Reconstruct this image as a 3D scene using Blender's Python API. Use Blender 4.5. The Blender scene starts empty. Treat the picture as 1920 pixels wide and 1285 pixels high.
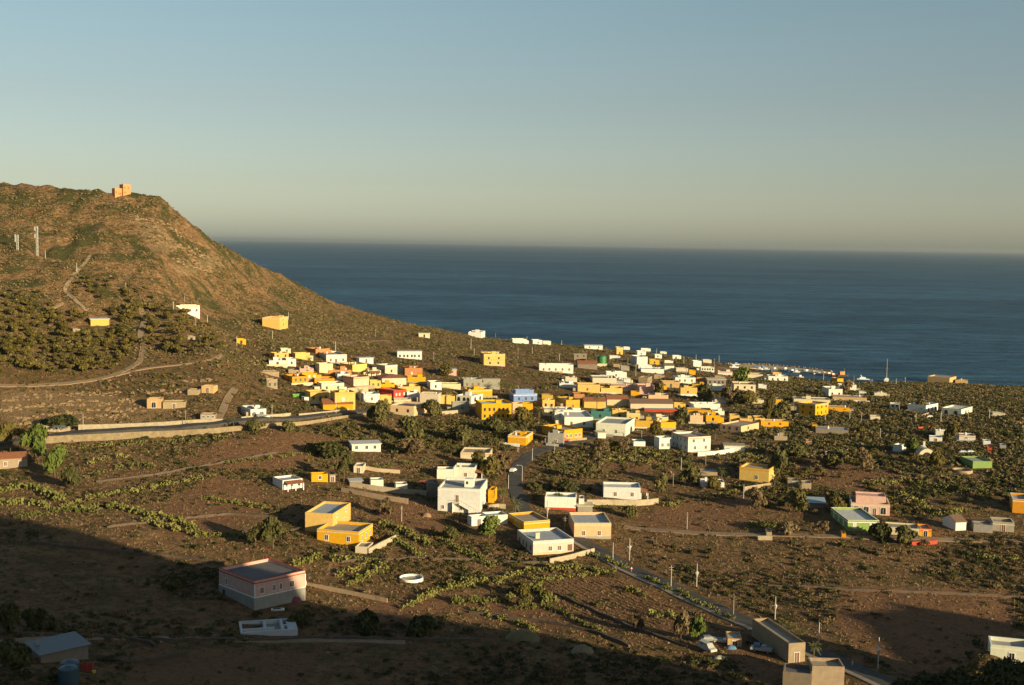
import bpy, math, random
import numpy as np
from mathutils import Vector, Matrix
R = math.radians
sc = bpy.context.scene
col = sc.collection
# ------------------------------------------------------------ camera
CAMZ = 100.0
FPX = 2300.0
PITCH = R(4.61)
ROLL = R(0.88)
cam_d = bpy.data.cameras.new("camera")
cam = bpy.data.objects.new("camera", cam_d)
col.objects.link(cam)
sc.camera = cam
cam_d.sensor_width = 36.0
cam_d.lens = 36.0 * FPX / 1920.0
cam_d.clip_start = 0.5
cam_d.clip_end = 300000.0
_f = Vector((0, math.cos(PITCH), -math.sin(PITCH)))
_X = Vector((1, 0, 0))
_U = _X.cross(_f)
_r = _X * math.cos(ROLL) + _U * math.sin(ROLL)
_u = -_X * math.sin(ROLL) + _U * math.cos(ROLL)
_m = Matrix(((_r.x, _u.x, -_f.x, 0), (_r.y, _u.y, -_f.y, 0), (_r.z, _u.z, -_f.z, CAMZ), (0, 0, 0, 1)))
cam.matrix_world = _m

def ray(px, py):
    v = _f * FPX + _r * (px - 960.0) + _u * (642.5 - py)
    return v.x / v.y, v.z / v.y            # X and Z change per metre of depth (world Y)

def project(p):
    q = Vector(p) - Vector((0, 0, CAMZ))
    w = q.dot(_f)
    return 960 + FPX * q.dot(_r) / w, 642.5 - FPX * q.dot(_u) / w

# ------------------------------------------------------------ world, sun
SUN_EL = R(12.0)
SUN_AZ = 47.0                                # degrees to the right of straight behind the camera
sdir = Vector((math.sin(R(SUN_AZ)) * math.cos(SUN_EL), -math.cos(R(SUN_AZ)) * math.cos(SUN_EL), math.sin(SUN_EL)))
world = bpy.data.worlds.new("World")
sc.world = world
world.use_nodes = True
wn = world.node_tree
wn.nodes.clear()
wo = wn.nodes.new("ShaderNodeOutputWorld")
bg = wn.nodes.new("ShaderNodeBackground")
sky = wn.nodes.new("ShaderNodeTexSky")
sky.sky_type = 'NISHITA'
sky.sun_disc = False
sky.sun_elevation = SUN_EL
sky.sun_rotation = math.atan2(sdir.x, sdir.y)
sky.altitude = 100
sky.air_density = 1.0
sky.dust_density = 0.9
sky.ozone_density = 1.3
hsv = wn.nodes.new("ShaderNodeHueSaturation")
hsv.inputs["Saturation"].default_value = 0.9
wn.links.new(sky.outputs[0], hsv.inputs["Color"])
tint = wn.nodes.new("ShaderNodeMixRGB")
tint.blend_type = 'MULTIPLY'
tint.inputs[0].default_value = 1.0
tint.inputs[2].default_value = (1.02, 1.02, 1.0, 1)
wn.links.new(hsv.outputs[0], tint.inputs[1])
geo = wn.nodes.new("ShaderNodeNewGeometry")
sepw = wn.nodes.new("ShaderNodeSeparateXYZ")
wn.links.new(geo.outputs["Incoming"], sepw.inputs[0])
absz = wn.nodes.new("ShaderNodeMath"); absz.operation = 'ABSOLUTE'
wn.links.new(sepw.outputs[2], absz.inputs[0])
hzr = wn.nodes.new("ShaderNodeValToRGB")          # tints the sky by height: milky haze low down put into its colour
hzr.color_ramp.elements[0].position = 0.0; hzr.color_ramp.elements[0].color = (1.10, 1.24, 1.55, 1)
hzr.color_ramp.elements[1].position = 0.19; hzr.color_ramp.elements[1].color = (1.03, 1.09, 1.06, 1)
e_ = hzr.color_ramp.elements.new(0.05); e_.color = (0.99, 1.01, 1.12, 1)
e_ = hzr.color_ramp.elements.new(0.11); e_.color = (1.0, 0.98, 1.0, 1)
wn.links.new(absz.outputs[0], hzr.inputs[0])
tin2 = wn.nodes.new("ShaderNodeMixRGB"); tin2.blend_type = 'MULTIPLY'; tin2.inputs[0].default_value = 1.0
wn.links.new(tint.outputs[0], tin2.inputs[1]); wn.links.new(hzr.outputs[0], tin2.inputs[2])
wn.links.new(tin2.outputs[0], bg.inputs[0])
wn.links.new(bg.outputs[0], wo.inputs[0])
bg.inputs[1].default_value = 0.055
sl = bpy.data.lights.new("sun", 'SUN')
sl.energy = 4.3
sl.angle = R(0.5)
sl.color = (1.0, 0.81, 0.48)
so = bpy.data.objects.new("sun", sl)
so.rotation_euler = sdir.to_track_quat('Z', 'Y').to_euler()
so.location = (0, 0, 400)
col.objects.link(so)
sc.view_settings.view_transform = 'Standard'
sc.view_settings.look = 'None'
sc.view_settings.gamma = 1
sc.view_settings.exposure = 0.87
sc.cycles.max_bounces = 4
sc.cycles.diffuse_bounces = 2
sc.cycles.glossy_bounces = 2
sc.cycles.volume_bounces = 0
sc.cycles.use_denoising = True

# ------------------------------------------------------------ helpers
def tag(o, label=None, cat=None, group=None, kind=None):
    if label: o["label"] = label
    if cat: o["category"] = cat
    if group: o["group"] = group
    if kind: o["kind"] = kind
    return o

def empty(name, loc, rz=0.0):
    o = bpy.data.objects.new(name, None)
    o.location = loc
    o.rotation_euler = (0, 0, rz)
    o.empty_display_size = 0.5
    col.objects.link(o)
    return o

class MB:
    def __init__(s):
        s.v = []; s.f = []
    def quad(s, a, b, c, d):
        n = len(s.v); s.v += [a, b, c, d]; s.f.append((n, n + 1, n + 2, n + 3))
    def poly(s, pts):
        n = len(s.v); s.v += list(pts); s.f.append(tuple(range(n, n + len(pts))))
    def box(s, x0, x1, y0, y1, z0, z1):
        n = len(s.v)
        s.v += [(x0, y0, z0), (x1, y0, z0), (x1, y1, z0), (x0, y1, z0), (x0, y0, z1), (x1, y0, z1), (x1, y1, z1), (x0, y1, z1)]
        for q in ((3, 2, 1, 0), (4, 5, 6, 7), (0, 1, 5, 4), (1, 2, 6, 5), (2, 3, 7, 6), (3, 0, 4, 7)):
            s.f.append(tuple(n + i for i in q))
    def prism(s, pts, z0, z1):
        n = len(s.v); k = len(pts)
        s.v += [(p[0], p[1], z0) for p in pts] + [(p[0], p[1], z1) for p in pts]
        s.f.append(tuple(n + i for i in reversed(range(k))))
        s.f.append(tuple(n + k + i for i in range(k)))
        for i in range(k):
            j = (i + 1) % k
            s.f.append((n + i, n + j, n + k + j, n + k + i))
    def ring(s, x0, x1, y0, y1, z0, z1, t):
        s.box(x0, x1, y0, y0 + t, z0, z1)
        s.box(x0, x1, y1 - t, y1, z0, z1)
        s.box(x0, x0 + t, y0 + t, y1 - t, z0, z1)
        s.box(x1 - t, x1, y0 + t, y1 - t, z0, z1)
    def tube(s, a, b, r0, r1=None, k=8):
        r1 = r0 if r1 is None else r1
        a = Vector(a); b = Vector(b); d = (b - a).normalized()
        u = d.orthogonal().normalized(); w = d.cross(u)
        n = len(s.v)
        for p, r in ((a, r0), (b, r1)):
            for i in range(k):
                an = 2 * math.pi * i / k
                s.v.append(tuple(p + (u * math.cos(an) + w * math.sin(an)) * r))
        for i in range(k):
            j = (i + 1) % k
            s.f.append((n + i, n + j, n + k + j, n + k + i))
        s.f.append(tuple(n + i for i in reversed(range(k))))
        s.f.append(tuple(n + k + i for i in range(k)))
    def lathe(s, prof, k=16, cx=0, cy=0):
        n = len(s.v)
        for r, z in prof:
            for i in range(k):
                an = 2 * math.pi * i / k
                s.v.append((cx + r * math.cos(an), cy + r * math.sin(an), z))
        for a in range(len(prof) - 1):
            for i in range(k):
                j = (i + 1) % k
                s.f.append((n + a * k + i, n + a * k + j, n + (a + 1) * k + j, n + (a + 1) * k + i))
        s.f.append(tuple(n + i for i in reversed(range(k))))
        m = n + (len(prof) - 1) * k
        s.f.append(tuple(m + i for i in range(k)))
    def mesh(s, name, mat):
        me = bpy.data.meshes.new(name)
        me.from_pydata([tuple(p) for p in s.v], [], s.f)
        me.materials.append(mat)
        return me
    def build(s, name, mat, parent=None, loc=None, rz=0, smooth=False):
        me = s.mesh(name, mat)
        if smooth:
            me.shade_smooth()
        o = bpy.data.objects.new(name, me)
        if loc is not None: o.location = loc
        o.rotation_euler = (0, 0, rz)
        if parent is not None: o.parent = parent
        col.objects.link(o)
        return o

def np_mesh(name, V, F, mat, tintv=None, smooth=False):
    """V (n,3) and F (m,3 or 4) numpy arrays to a mesh; tintv = one float per vertex"""
    me = bpy.data.meshes.new(name)
    V = np.ascontiguousarray(V, dtype=np.float32); F = np.ascontiguousarray(F, dtype=np.int32)
    k = F.shape[1]
    me.vertices.add(len(V)); me.vertices.foreach_set("co", V.ravel())
    me.loops.add(F.size); me.loops.foreach_set("vertex_index", F.ravel())
    me.polygons.add(len(F))
    me.polygons.foreach_set("loop_start", np.arange(0, F.size, k, dtype=np.int32))
    try:
        me.polygons.foreach_set("loop_total", np.full(len(F), k, dtype=np.int32))
    except Exception:
        pass
    if tintv is not None:
        at_ = me.attributes.new("tint", 'FLOAT', 'POINT')
        at_.data.foreach_set("value", np.ascontiguousarray(tintv, dtype=np.float32))
    me.polygons.foreach_set("use_smooth", np.full(len(F), smooth, dtype=bool))
    me.update(calc_edges=True)
    me.validate()
    me.materials.append(mat)
    return me

def np_obj(name, V, F, mat, tintv=None, parent=None, smooth=False):
    o = bpy.data.objects.new(name, np_mesh(name, V, F, mat, tintv, smooth))
    if parent is not None: o.parent = parent
    col.objects.link(o)
    return o

def copy_tree(o, parent=None):
    c = o.copy(); col.objects.link(c); c.parent = parent
    for ch in list(o.children):
        copy_tree(ch, c)
    return c

# ------------------------------------------------------------ materials
def new_mat(name):
    m = bpy.data.materials.new(name); m.use_nodes = True
    nt = m.node_tree
    return m, nt, nt.nodes["Principled BSDF"]

def ramp(nt, src, stops):
    r = nt.nodes.new("ShaderNodeValToRGB")
    e = r.color_ramp.elements
    while len(e) < len(stops): e.new(0.5)
    for i, (p, c) in enumerate(stops):
        e[i].position = p; e[i].color = (c[0], c[1], c[2], 1)
    nt.links.new(src, r.inputs[0])
    return r.outputs[0]

def noise(nt, scale, detail=4, rough=0.6, vec=None, dist=0.0):
    n = nt.nodes.new("ShaderNodeTexNoise")
    n.inputs["Scale"].default_value = scale
    n.inputs["Detail"].default_value = detail
    n.inputs["Roughness"].default_value = rough
    n.inputs["Distortion"].default_value = dist
    if vec is not None: nt.links.new(vec, n.inputs["Vector"])
    return n.outputs["Fac"]

def mixc(nt, fac, a, b, mode='MIX'):
    x = nt.nodes.new("ShaderNodeMixRGB"); x.blend_type = mode
    for i, s in ((0, fac), (1, a), (2, b)):
        if isinstance(s, (int, float)): x.inputs[i].default_value = s
        elif isinstance(s, tuple): x.inputs[i].default_value = (s[0], s[1], s[2], 1)
        else: nt.links.new(s, x.inputs[i])
    return x.outputs[0]

def bump(nt, b, src, strength, dist):
    x = nt.nodes.new("ShaderNodeBump")
    x.inputs["Strength"].default_value = strength
    x.inputs["Distance"].default_value = dist
    nt.links.new(src, x.inputs["Height"])
    nt.links.new(x.outputs[0], b.inputs["Normal"])

_MC = {}
def plaster(c, rough=0.85, wear=0.35, sc_=0.35):
    key = ('pl', c, rough, wear)
    if key in _MC: return _MC[key]
    m, nt, b = new_mat("painted plaster")
    oi = nt.nodes.new("ShaderNodeTexCoord")
    n1 = noise(nt, 0.7, 5, 0.65, oi.outputs["Object"])
    n2 = noise(nt, 6.0, 3, 0.6, oi.outputs["Object"])
    mp = nt.nodes.new("ShaderNodeMapping"); mp.inputs["Scale"].default_value = (2.5, 2.5, 0.35)
    nt.links.new(oi.outputs["Object"], mp.inputs[0])
    n3 = noise(nt, 1.4, 4, 0.7, mp.outputs[0])
    dk = tuple(x * 0.62 for x in c)
    c1 = ramp(nt, n1, [(0.35, dk), (0.62, c)])
    base = mixc(nt, wear, c, c1)
    streak = ramp(nt, n3, [(0.50, (0, 0, 0)), (0.78, (1, 1, 1))])
    base = mixc(nt, mixc(nt, 1.0, streak, (wear * 0.8,) * 3, 'MULTIPLY'), base, tuple(x * 0.55 for x in c))
    nt.links.new(base, b.inputs["Base Color"])
    b.inputs["Roughness"].default_value = rough
    b.inputs["Specular IOR Level"].default_value = 0.2
    bump(nt, b, n2, 0.25, 0.05)
    _MC[key] = m
    return m

def simple(name, c, rough=0.6, metal=0.0, var=0.2, scale=3.0):
    key = (name, c, rough, metal)
    if key in _MC: return _MC[key]
    m, nt, b = new_mat(name)
    tc = nt.nodes.new("ShaderNodeTexCoord")
    n1 = noise(nt, scale, 4, 0.6, tc.outputs["Object"])
    base = ramp(nt, n1, [(0.3, tuple(x * (1 - var) for x in c)), (0.7, c)])
    nt.links.new(base, b.inputs["Base Color"])
    b.inputs["Roughness"].default_value = rough
    b.inputs["Metallic"].default_value = metal
    _MC[key] = m
    return m

def tile_mat():
    if 'tile' in _MC: return _MC['tile']
    m, nt, b = new_mat("clay tiles")
    tc = nt.nodes.new("ShaderNodeTexCoord")
    w = nt.nodes.new("ShaderNodeTexWave"); w.wave_type = 'BANDS'; w.bands_direction = 'X'
    w.inputs["Scale"].default_value = 1.6; w.inputs["Distortion"].default_value = 0.4
    nt.links.new(tc.outputs["Object"], w.inputs["Vector"])
    n1 = noise(nt, 2.0, 5, 0.7, tc.outputs["Object"])
    c = ramp(nt, n1, [(0.3, (0.22, 0.085, 0.04)), (0.7, (0.42, 0.16, 0.07))])
    nt.links.new(c, b.inputs["Base Color"]); b.inputs["Roughness"].default_value = 0.85
    bump(nt, b, w.outputs["Fac"], 0.6, 0.12)
    _MC['tile'] = m
    return m

def leaf_mat(name, c0, c1, c2):
    m, nt, b = new_mat(name)
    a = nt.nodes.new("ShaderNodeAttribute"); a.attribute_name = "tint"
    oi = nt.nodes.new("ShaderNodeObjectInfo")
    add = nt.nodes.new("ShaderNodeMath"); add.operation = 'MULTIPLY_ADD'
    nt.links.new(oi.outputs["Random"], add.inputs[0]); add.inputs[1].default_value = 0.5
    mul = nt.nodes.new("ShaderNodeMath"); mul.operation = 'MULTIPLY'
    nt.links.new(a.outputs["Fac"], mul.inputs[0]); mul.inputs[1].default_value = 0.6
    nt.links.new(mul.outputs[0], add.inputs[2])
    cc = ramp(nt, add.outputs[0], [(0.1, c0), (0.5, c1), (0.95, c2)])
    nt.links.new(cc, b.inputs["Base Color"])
    b.inputs["Roughness"].default_value = 0.75
    b.inputs["Specular IOR Level"].default_value = 0.15
    return m

# ------------------------------------------------------------ terrain
def hor(px):
    return 457.0 + (px - 960.0) * math.tan(ROLL)
PROF = {
 0: [(1285,215),(1200,240),(1100,290),(1000,345),(940,385),(870,430),(812,468),(790,480),(760,500),(720,520),(650,560),(560,620),(450,710),(342,820)],
 200: [(1285,225),(1200,252),(1100,298),(1000,350),(940,385),(870,430),(826,460),(806,476),(760,505),(700,545),(640,590),(560,640),(450,730),(362,800)],
 300: [(1285,230),(1200,257),(1100,302),(1000,353),(940,388),(870,431),(824,462),(803,478),(760,505),(700,545),(640,590),(600,625),(560,665),(450,745),(372,810)],
 400: [(1285,235),(1200,262),(1100,305),(1000,355),(940,390),(870,432),(818,465),(798,480),(760,505),(700,545),(650,580),(625,660),(590,720),(520,770),(448,812)],
 460: [(1285,238),(1200,265),(1100,308),(1000,357),(940,391),(870,434),(814,468),(793,488),(760,515),(720,545),(690,575),(655,640),(625,690),(590,755),(530,815),(483,860)],
 520: [(1285,240),(1200,268),(1100,310),(1000,358),(940,392),(870,436),(808,474),(788,500),(760,528),(700,590),(660,640),(620,720),(570,820),(540,880),(513,920)],
 620: [(1285,243),(1200,270),(1100,315),(1000,362),(940,396),(870,442),(820,482),(780,520),(740,562),(700,615),(660,690),(630,770),(600,860),(565,960)],
 750: [(1285,246),(1200,273),(1100,320),(1000,368),(940,402),(870,450),(820,495),(780,540),(740,595),(700,665),(670,735),(640,840),(620,940),(602,1040)],
 900: [(1285,250),(1200,278),(1100,324),(1000,373),(940,408),(870,460),(820,510),(780,560),(740,625),(700,705),(670,800),(650,910),(632,1150)],
 1050: [(1285,251),(1200,280),(1100,326),(1000,376),(940,412),(870,468),(820,520),(780,575),(740,650),(700,750),(670,880),(655,1000),(645,1180)],
 1200: [(1285,253),(1200,282),(1100,328),(1000,380),(940,418),(870,475),(820,530),(780,590),(740,675),(700,800),(675,960),(660,1130)],
 1300: [(1285,253),(1200,282),(1100,328),(1000,380),(940,420),(870,478),(820,533),(780,598),(740,690),(700,830),(685,930),(671,1099)],
 1380: [(1285,253),(1200,282),(1100,328),(1000,380),(940,420),(870,478),(820,534),(780,603),(740,700),(710,830),(692,985),(684,1035)],
 1420: [(1285,253),(1200,282),(1100,328),(1000,380),(940,420),(870,478),(820,535),(780,605),(740,705),(715,825),(697,975),(692,1000)],
 1500: [(1285,253),(1200,282),(1100,328),(1000,380),(940,420),(870,478),(820,537),(780,609),(745,705),(725,800),(710,930),(707,950)],
 1600: [(1285,253),(1200,282),(1100,328),(1000,380),(940,420),(870,478),(820,540),(780,615),(750,700),(730,800),(718,905)],
 1750: [(1285,254),(1200,283),(1100,330),(1000,382),(940,422),(870,480),(820,540),(780,620),(750,710),(730,810),(718,905)],
 1920: [(1285,256),(1200,285),(1100,332),(1000,384),(940,424),(870,482),(820,542),(780,620),(750,715),(735,810),(727,880)],
}
_U = np.linspace(0, 1, 90)
def _param(k):
    q = PROF[k]; last = q[-1][0]; pys = np.array([-p[0] for p in q], float)
    return last, np.interp(-(1285 + _U * (last - 1285)), pys, np.array([p[1] for p in q], float))
_k0 = sorted(PROF); _full = {}
for _a, _b in zip(_k0[:-1], _k0[1:]):
    (la, da_), (lb, db_) = _param(_a), _param(_b)
    n_ = max(1, int((_b - _a) / 15))
    for j_ in range(n_ + (_b == _k0[-1])):
        f_ = j_ / n_; l_ = la + (lb - la) * f_; dd_ = da_ + (db_ - da_) * f_
        _full[_a + (_b - _a) * f_] = [(1285 + u * (l_ - 1285), d) for u, d in zip(_U, dd_)]
PROF = _full
_pk = sorted(PROF)
TC = []; PZ = []
YS = np.concatenate([np.arange(-160, 180, 6.0), np.arange(180, 420, 1.6), np.arange(420, 760, 2.4), np.arange(760, 1460, 5.0)])
for k in _pk:
    ds = []; zs = []
    for py, d in PROF[k]:
        ds.append(d); zs.append(CAMZ + d * ray(k, py)[1])
    ds = np.array(ds, float); zs = np.array(zs)
    # cubic through the points, sampled finely
    sl_ = np.gradient(zs, ds)
    zz = np.interp(YS, ds, zs)
    last = ds[-1]
    drop = 0.42 if zs[-1] > 12 else 0.22
    far = YS > last
    zz[far] = zs[-1] - (YS[far] - last) * drop - 0.3
    # smooth along depth a little
    ker = np.ones(5) / 5
    sm = np.convolve(np.pad(zz, 2, mode='edge'), ker, 'valid')
    zz = np.where((YS > 700) & (YS < last - 12) | (YS <= 700), sm, zz)
    TC.append(ray(k, 700)[0]); PZ.append(np.maximum(zz, -14))
TC = np.array(TC); PZ = np.array(PZ)                         # (cols, rows)
TS = np.concatenate([np.arange(-1.7, -0.5, 0.02), np.arange(-0.5, 0.5, 0.0022), np.arange(0.5, 1.9, 0.02)])
_tt = np.clip(TS, TC[0], TC[-1])
ZG = np.empty((len(YS), len(TS)))
for i in range(len(YS)):
    ZG[i] = np.interp(_tt, TC, PZ[:, i])
kern = np.ones(5) / 5.0
for i in range(len(YS)):
    ZG[i] = np.convolve(np.pad(ZG[i], 2, mode='edge'), kern, 'valid')
XG = TS[None, :] * np.maximum(YS, 200.0)[:, None]
YG = np.repeat(YS[:, None], len(TS), axis=1)

_rs = np.random.RandomState(7)
_lat = _rs.rand(256, 256)
def vnoise(x, y):
    xi = np.floor(x).astype(int); yi = np.floor(y).astype(int)
    fx = x - xi; fy = y - yi
    fx = fx * fx * (3 - 2 * fx); fy = fy * fy * (3 - 2 * fy)
    a = _lat[yi & 255, xi & 255]; b = _lat[yi & 255, (xi + 1) & 255]
    c = _lat[(yi + 1) & 255, xi & 255]; d = _lat[(yi + 1) & 255, (xi + 1) & 255]
    return (a * (1 - fx) + b * fx) * (1 - fy) + (c * (1 - fx) + d * fx) * fy
def fbm(x, y, o=4):
    s = 0; a = 0.5; t = 0
    for k in range(o):
        s = s + a * vnoise(x * 2 ** k + 17 * k, y * 2 ** k + 31 * k); t += a; a *= 0.55
    return s / t - 0.5
hill = np.clip((ZG - 38) / 30, 0, 1)
edge = np.clip((ZG - 1.0) / 6, 0, 1)
ZG = ZG + edge * (fbm(XG / 35, YG / 35) * 1.4 + fbm(XG / 7, YG / 7, 3) * 0.35)
ZG = ZG + hill * (fbm(XG / 26 + 5, YG / 26, 6) * 3.6 + np.abs(fbm(XG / 16, YG / 60, 4)) * 3.0 + 1.6 + fbm(XG / 9 + 3, YG / 13, 4) * 3.2 - np.abs(fbm(XG / 13 + YG / 40, YG / 90, 3)) * 4.0)
# the photographer's own hill: the slope under the camera, and an unseen crest on the right shaped to cast the field shade
cc_ = (XG + YG) * 0.7071; aa_ = (YG - XG) * 0.7071
CR_C = [-400, 0, 60, 110, 150, 165, 176, 182, 188, 193, 196, 198, 201, 206, 214, 221, 227, 232, 252, 259, 268, 281, 300, 305, 312, 330, 360, 600]
CR_H = [90, 92, 95, 102, 107, 106, 95, 83, 73, 71.5, 70, 69, 67, 65, 61, 56, 42, 32, 34, 46, 49, 52, 51, 47, 34, 20, 14, 9]
crest = np.interp(cc_, CR_C, CR_H)
da = aa_ + 50.0
fall = np.where(da > 0, np.clip(da / 75.0, 0, 1), np.clip(-da / 500.0, 0, 1))
ridge = crest * (1 - fall) ** 1.3 + 6 * fall
slope = 96.0 - 0.47 * np.maximum(YG, 0) - 0.05 * np.abs(XG)
slope = np.where(YG > 0, slope, 96 - 0.05 * np.abs(XG))
near = np.maximum(ridge + fbm(XG / 10, YG / 10, 4) * 5.0, slope + fbm(XG / 9 + 3, YG / 9, 4) * 1.5)
vf = np.clip((np.abs(XG) - 0.47 * np.maximum(YG, 0)) / 20.0, 0, 1)          # keep clear of the view cone
lim = 94.0 - 0.40 * np.maximum(YG, 0)
near = np.where(vf < 1, np.minimum(near, np.where(vf > 0, lim + vf * 60, lim)), near)
ZG = np.where(YG < 300, np.maximum(ZG, np.where(YG < 235, near, near - (YG - 235) * 0.6)), ZG)

ZG = np.maximum(ZG, 17.3 - ((XG - 100) ** 2 + (YG - 248) ** 2) / 9.0)      # low knoll added to lift the right-edge house above the cast shade
def H(x, y):
    x = np.asarray(x, float); y = np.asarray(y, float)
    t = x / np.maximum(y, 200.0)
    i = np.clip(np.searchsorted(YS, y) - 1, 0, len(YS) - 2)
    j = np.clip(np.searchsorted(TS, t) - 1, 0, len(TS) - 2)
    fy = np.clip((y - YS[i]) / (YS[i + 1] - YS[i]), 0, 1); fx = np.clip((t - TS[j]) / (TS[j + 1] - TS[j]), 0, 1)
    return (ZG[i, j] * (1 - fx) + ZG[i, j + 1] * fx) * (1 - fy) + (ZG[i + 1, j] * (1 - fx) + ZG[i + 1, j + 1] * fx) * fy

_march = np.arange(150, 1400, 1.0)
def at(px, py):
    """the point of the ground that the photograph shows at this pixel"""
    rx, rz = ray(px, py)
    zr = CAMZ + _march * rz
    zt = np.maximum(H(_march * rx, _march), 0.0)
    hit = np.nonzero(zr <= zt)[0]
    if len(hit) == 0:
        # just above the skyline: the closest approach to the crest
        k = int(np.argmin(zr - zt)); y = _march[k]
        return Vector((y * rx, y, float(H(y * rx, y))))
    k = hit[0]
    y = _march[k]
    if k > 0:
        g0 = zr[k - 1] - zt[k - 1]; g1 = zr[k] - zt[k]
        y = _march[k - 1] + g0 / (g0 - g1)
    return Vector((y * rx, y, float(max(H(y * rx, y), 0.0))))

def inpoly(x, y, P):
    r = np.zeros(np.shape(x), bool)
    n = len(P)
    for i in range(n):
        x0, y0 = P[i]; x1, y1 = P[(i + 1) % n]
        if y0 == y1: continue
        c = ((y0 > y) != (y1 > y)) & (x < (x1 - x0) * (y - y0) / (y1 - y0) + x0)
        r ^= c
    return r
def pxpoly(pts):
    return [(p.x, p.y) for p in (at(a, b) for a, b in pts)]

# soil zones: 0 scrubby brown, 1 bare dark brown earth, 2 pale rock / sand, 3 green weeds
Z1 = [  # bare fields
 [(640,1140),(850,1110),(1000,1115),(1090,1080),(1180,1085),(1290,1150),(1340,1180),(1200,1185),(1000,1175),(850,1150),(700,1170)],
 [(400,890),(480,905),(500,950),(430,1000),(340,1010),(270,980),(330,930)],
 [(440,820),(620,815),(640,850),(520,880),(400,880),(330,860)],
 [(680,975),(790,930),(850,990),(780,1020)],
 [(1240,950),(1400,930),(1420,985),(1290,1000),(1180,985)],
 [(1480,855),(1640,880),(1760,905),(1600,930),(1500,900)],
 [(250,1225),(420,1215),(600,1225),(560,1285),(230,1285)],
 [(1580,1100),(1900,1105),(1920,1260),(1700,1270),(1560,1180)],
 [(1180,860),(1260,870),(1200,890),(1110,885)],
 [(1360,1215),(1420,1215),(1480,1260),(1480,1285),(1440,1285)],
]
Z2 = [
 [(0,730),(160,735),(330,755),(320,800),(150,805),(80,800),(0,790)],
 [(235,400),(300,425),(340,470),(290,480)],
 [(310,500),(400,470),(420,500),(350,520)],
 [(1360,684),(1480,694),(1440,700),(1340,690)],
]
zone = np.zeros(ZG.shape + (3,), np.float32)
for P in Z1: zone[..., 0] = np.maximum(zone[..., 0], inpoly(XG, YG, pxpoly(P)))
for P in Z2: zone[..., 1] = np.maximum(zone[..., 1], inpoly(XG, YG, pxpoly(P)))
for c_ in (0, 1):
    for _ in range(3):
        zp = np.pad(zone[..., c_], 1, mode='edge'); zone[..., c_] = (zp[:-2, 1:-1] + zp[2:, 1:-1] + zp[1:-1, :-2] + zp[1:-1, 2:] + zp[1:-1, 1:-1]) / 5
zone[..., 2] = np.clip((ZG - 36) / 18, 0, 1)
coast = np.clip(1 - (ZG - 0.6) / 3.0, 0, 1) * (YG > 700)
nr, nc = ZG.shape
V = np.stack([XG, YG, ZG], -1).reshape(-1, 3)
idx = np.arange(nr * nc).reshape(nr, nc)
Fq = np.stack([idx[:-1, :-1], idx[:-1, 1:], idx[1:, 1:], idx[1:, :-1]], -1).reshape(-1, 4)

gm, nt, b = new_mat("island ground")
tc = nt.nodes.new("ShaderNodeTexCoord")
ob = tc.outputs["Object"]
at1 = nt.nodes.new("ShaderNodeAttribute"); at1.attribute_name = "zone"
sep = nt.nodes.new("ShaderNodeSeparateColor"); nt.links.new(at1.outputs["Color"], sep.inputs[0])
nA = noise(nt, 0.012, 6, 0.6, ob, 0.4)
nB = noise(nt, 0.09, 6, 0.7, ob, 0.3)
nC = noise(nt, 0.9, 5, 0.75, ob)
nD = noise(nt, 0.32, 5, 0.7, ob, 0.6)
soil = ramp(nt, nB, [(0.25, (0.15, 0.080, 0.040)), (0.5, (0.25, 0.140, 0.068)), (0.75, (0.33, 0.20, 0.10))])
green = ramp(nt, nC, [(0.3, (0.058, 0.052, 0.018)), (0.7, (0.13, 0.11, 0.040))])
gmask = ramp(nt, nD, [(0.47, (0, 0, 0)), (0.56, (1, 1, 1))])
amask = ramp(nt, nA, [(0.3, (0.35, 0.35, 0.35)), (0.6, (1, 1, 1))])
c0 = mixc(nt, mixc(nt, 1.0, gmask, amask, 'MULTIPLY'), soil, green)
bare = ramp(nt, nC, [(0.25, (0.19, 0.098, 0.050)), (0.75, (0.31, 0.165, 0.085))])
wob = ramp(nt, noise(nt, 0.16, 4, 0.6, ob), [(0.42, (0, 0, 0)), (0.5, (1, 1, 1))])
def soft(src, k=0.75):
    mm = nt.nodes.new("ShaderNodeMath"); mm.operation = 'MULTIPLY_ADD'; mm.use_clamp = True
    nn = noise(nt, 0.12, 5, 0.7, ob, 0.5)
    nt.links.new(nn, mm.inputs[0]); mm.inputs[1].default_value = 3.0
    m2 = nt.nodes.new("ShaderNodeMath"); m2.operation = 'MULTIPLY_ADD'
    nt.links.new(src, m2.inputs[0]); m2.inputs[1].default_value = 3.0; m2.inputs[2].default_value = -2.6
    nt.links.new(m2.outputs[0], mm.inputs[2])
    return mm.outputs[0]
c1 = mixc(nt, soft(sep.outputs[0]), c0, mixc(nt, 0.12, bare, c0))
rock = ramp(nt, nD, [(0.3, (0.20, 0.125, 0.065)), (0.5, (0.34, 0.23, 0.12)), (0.7, (0.48, 0.35, 0.20))])
hillc = ramp(nt, nD, [(0.32, (0.10, 0.075, 0.035)), (0.46, (0.24, 0.14, 0.066)), (0.58, (0.34, 0.20, 0.095)), (0.72, (0.50, 0.33, 0.17))])
hillg = mixc(nt, ramp(nt, noise(nt, 0.035, 6, 0.72, ob, 1.2), [(0.47, (0, 0, 0)), (0.56, (1, 1, 1))]), hillc, (0.085, 0.082, 0.028))
c2 = mixc(nt, sep.outputs[2], c1, hillg)
c3 = mixc(nt, soft(sep.outputs[1]), c2, mixc(nt, 0.45, rock, c2))
at2 = nt.nodes.new("ShaderNodeAttribute"); at2.attribute_name = "coast"
c4 = mixc(nt, at2.outputs["Fac"], c3, (0.05, 0.04, 0.032))
nt.links.new(c4, b.inputs["Base Color"])
b.inputs["Roughness"].default_value = 0.95
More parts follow.
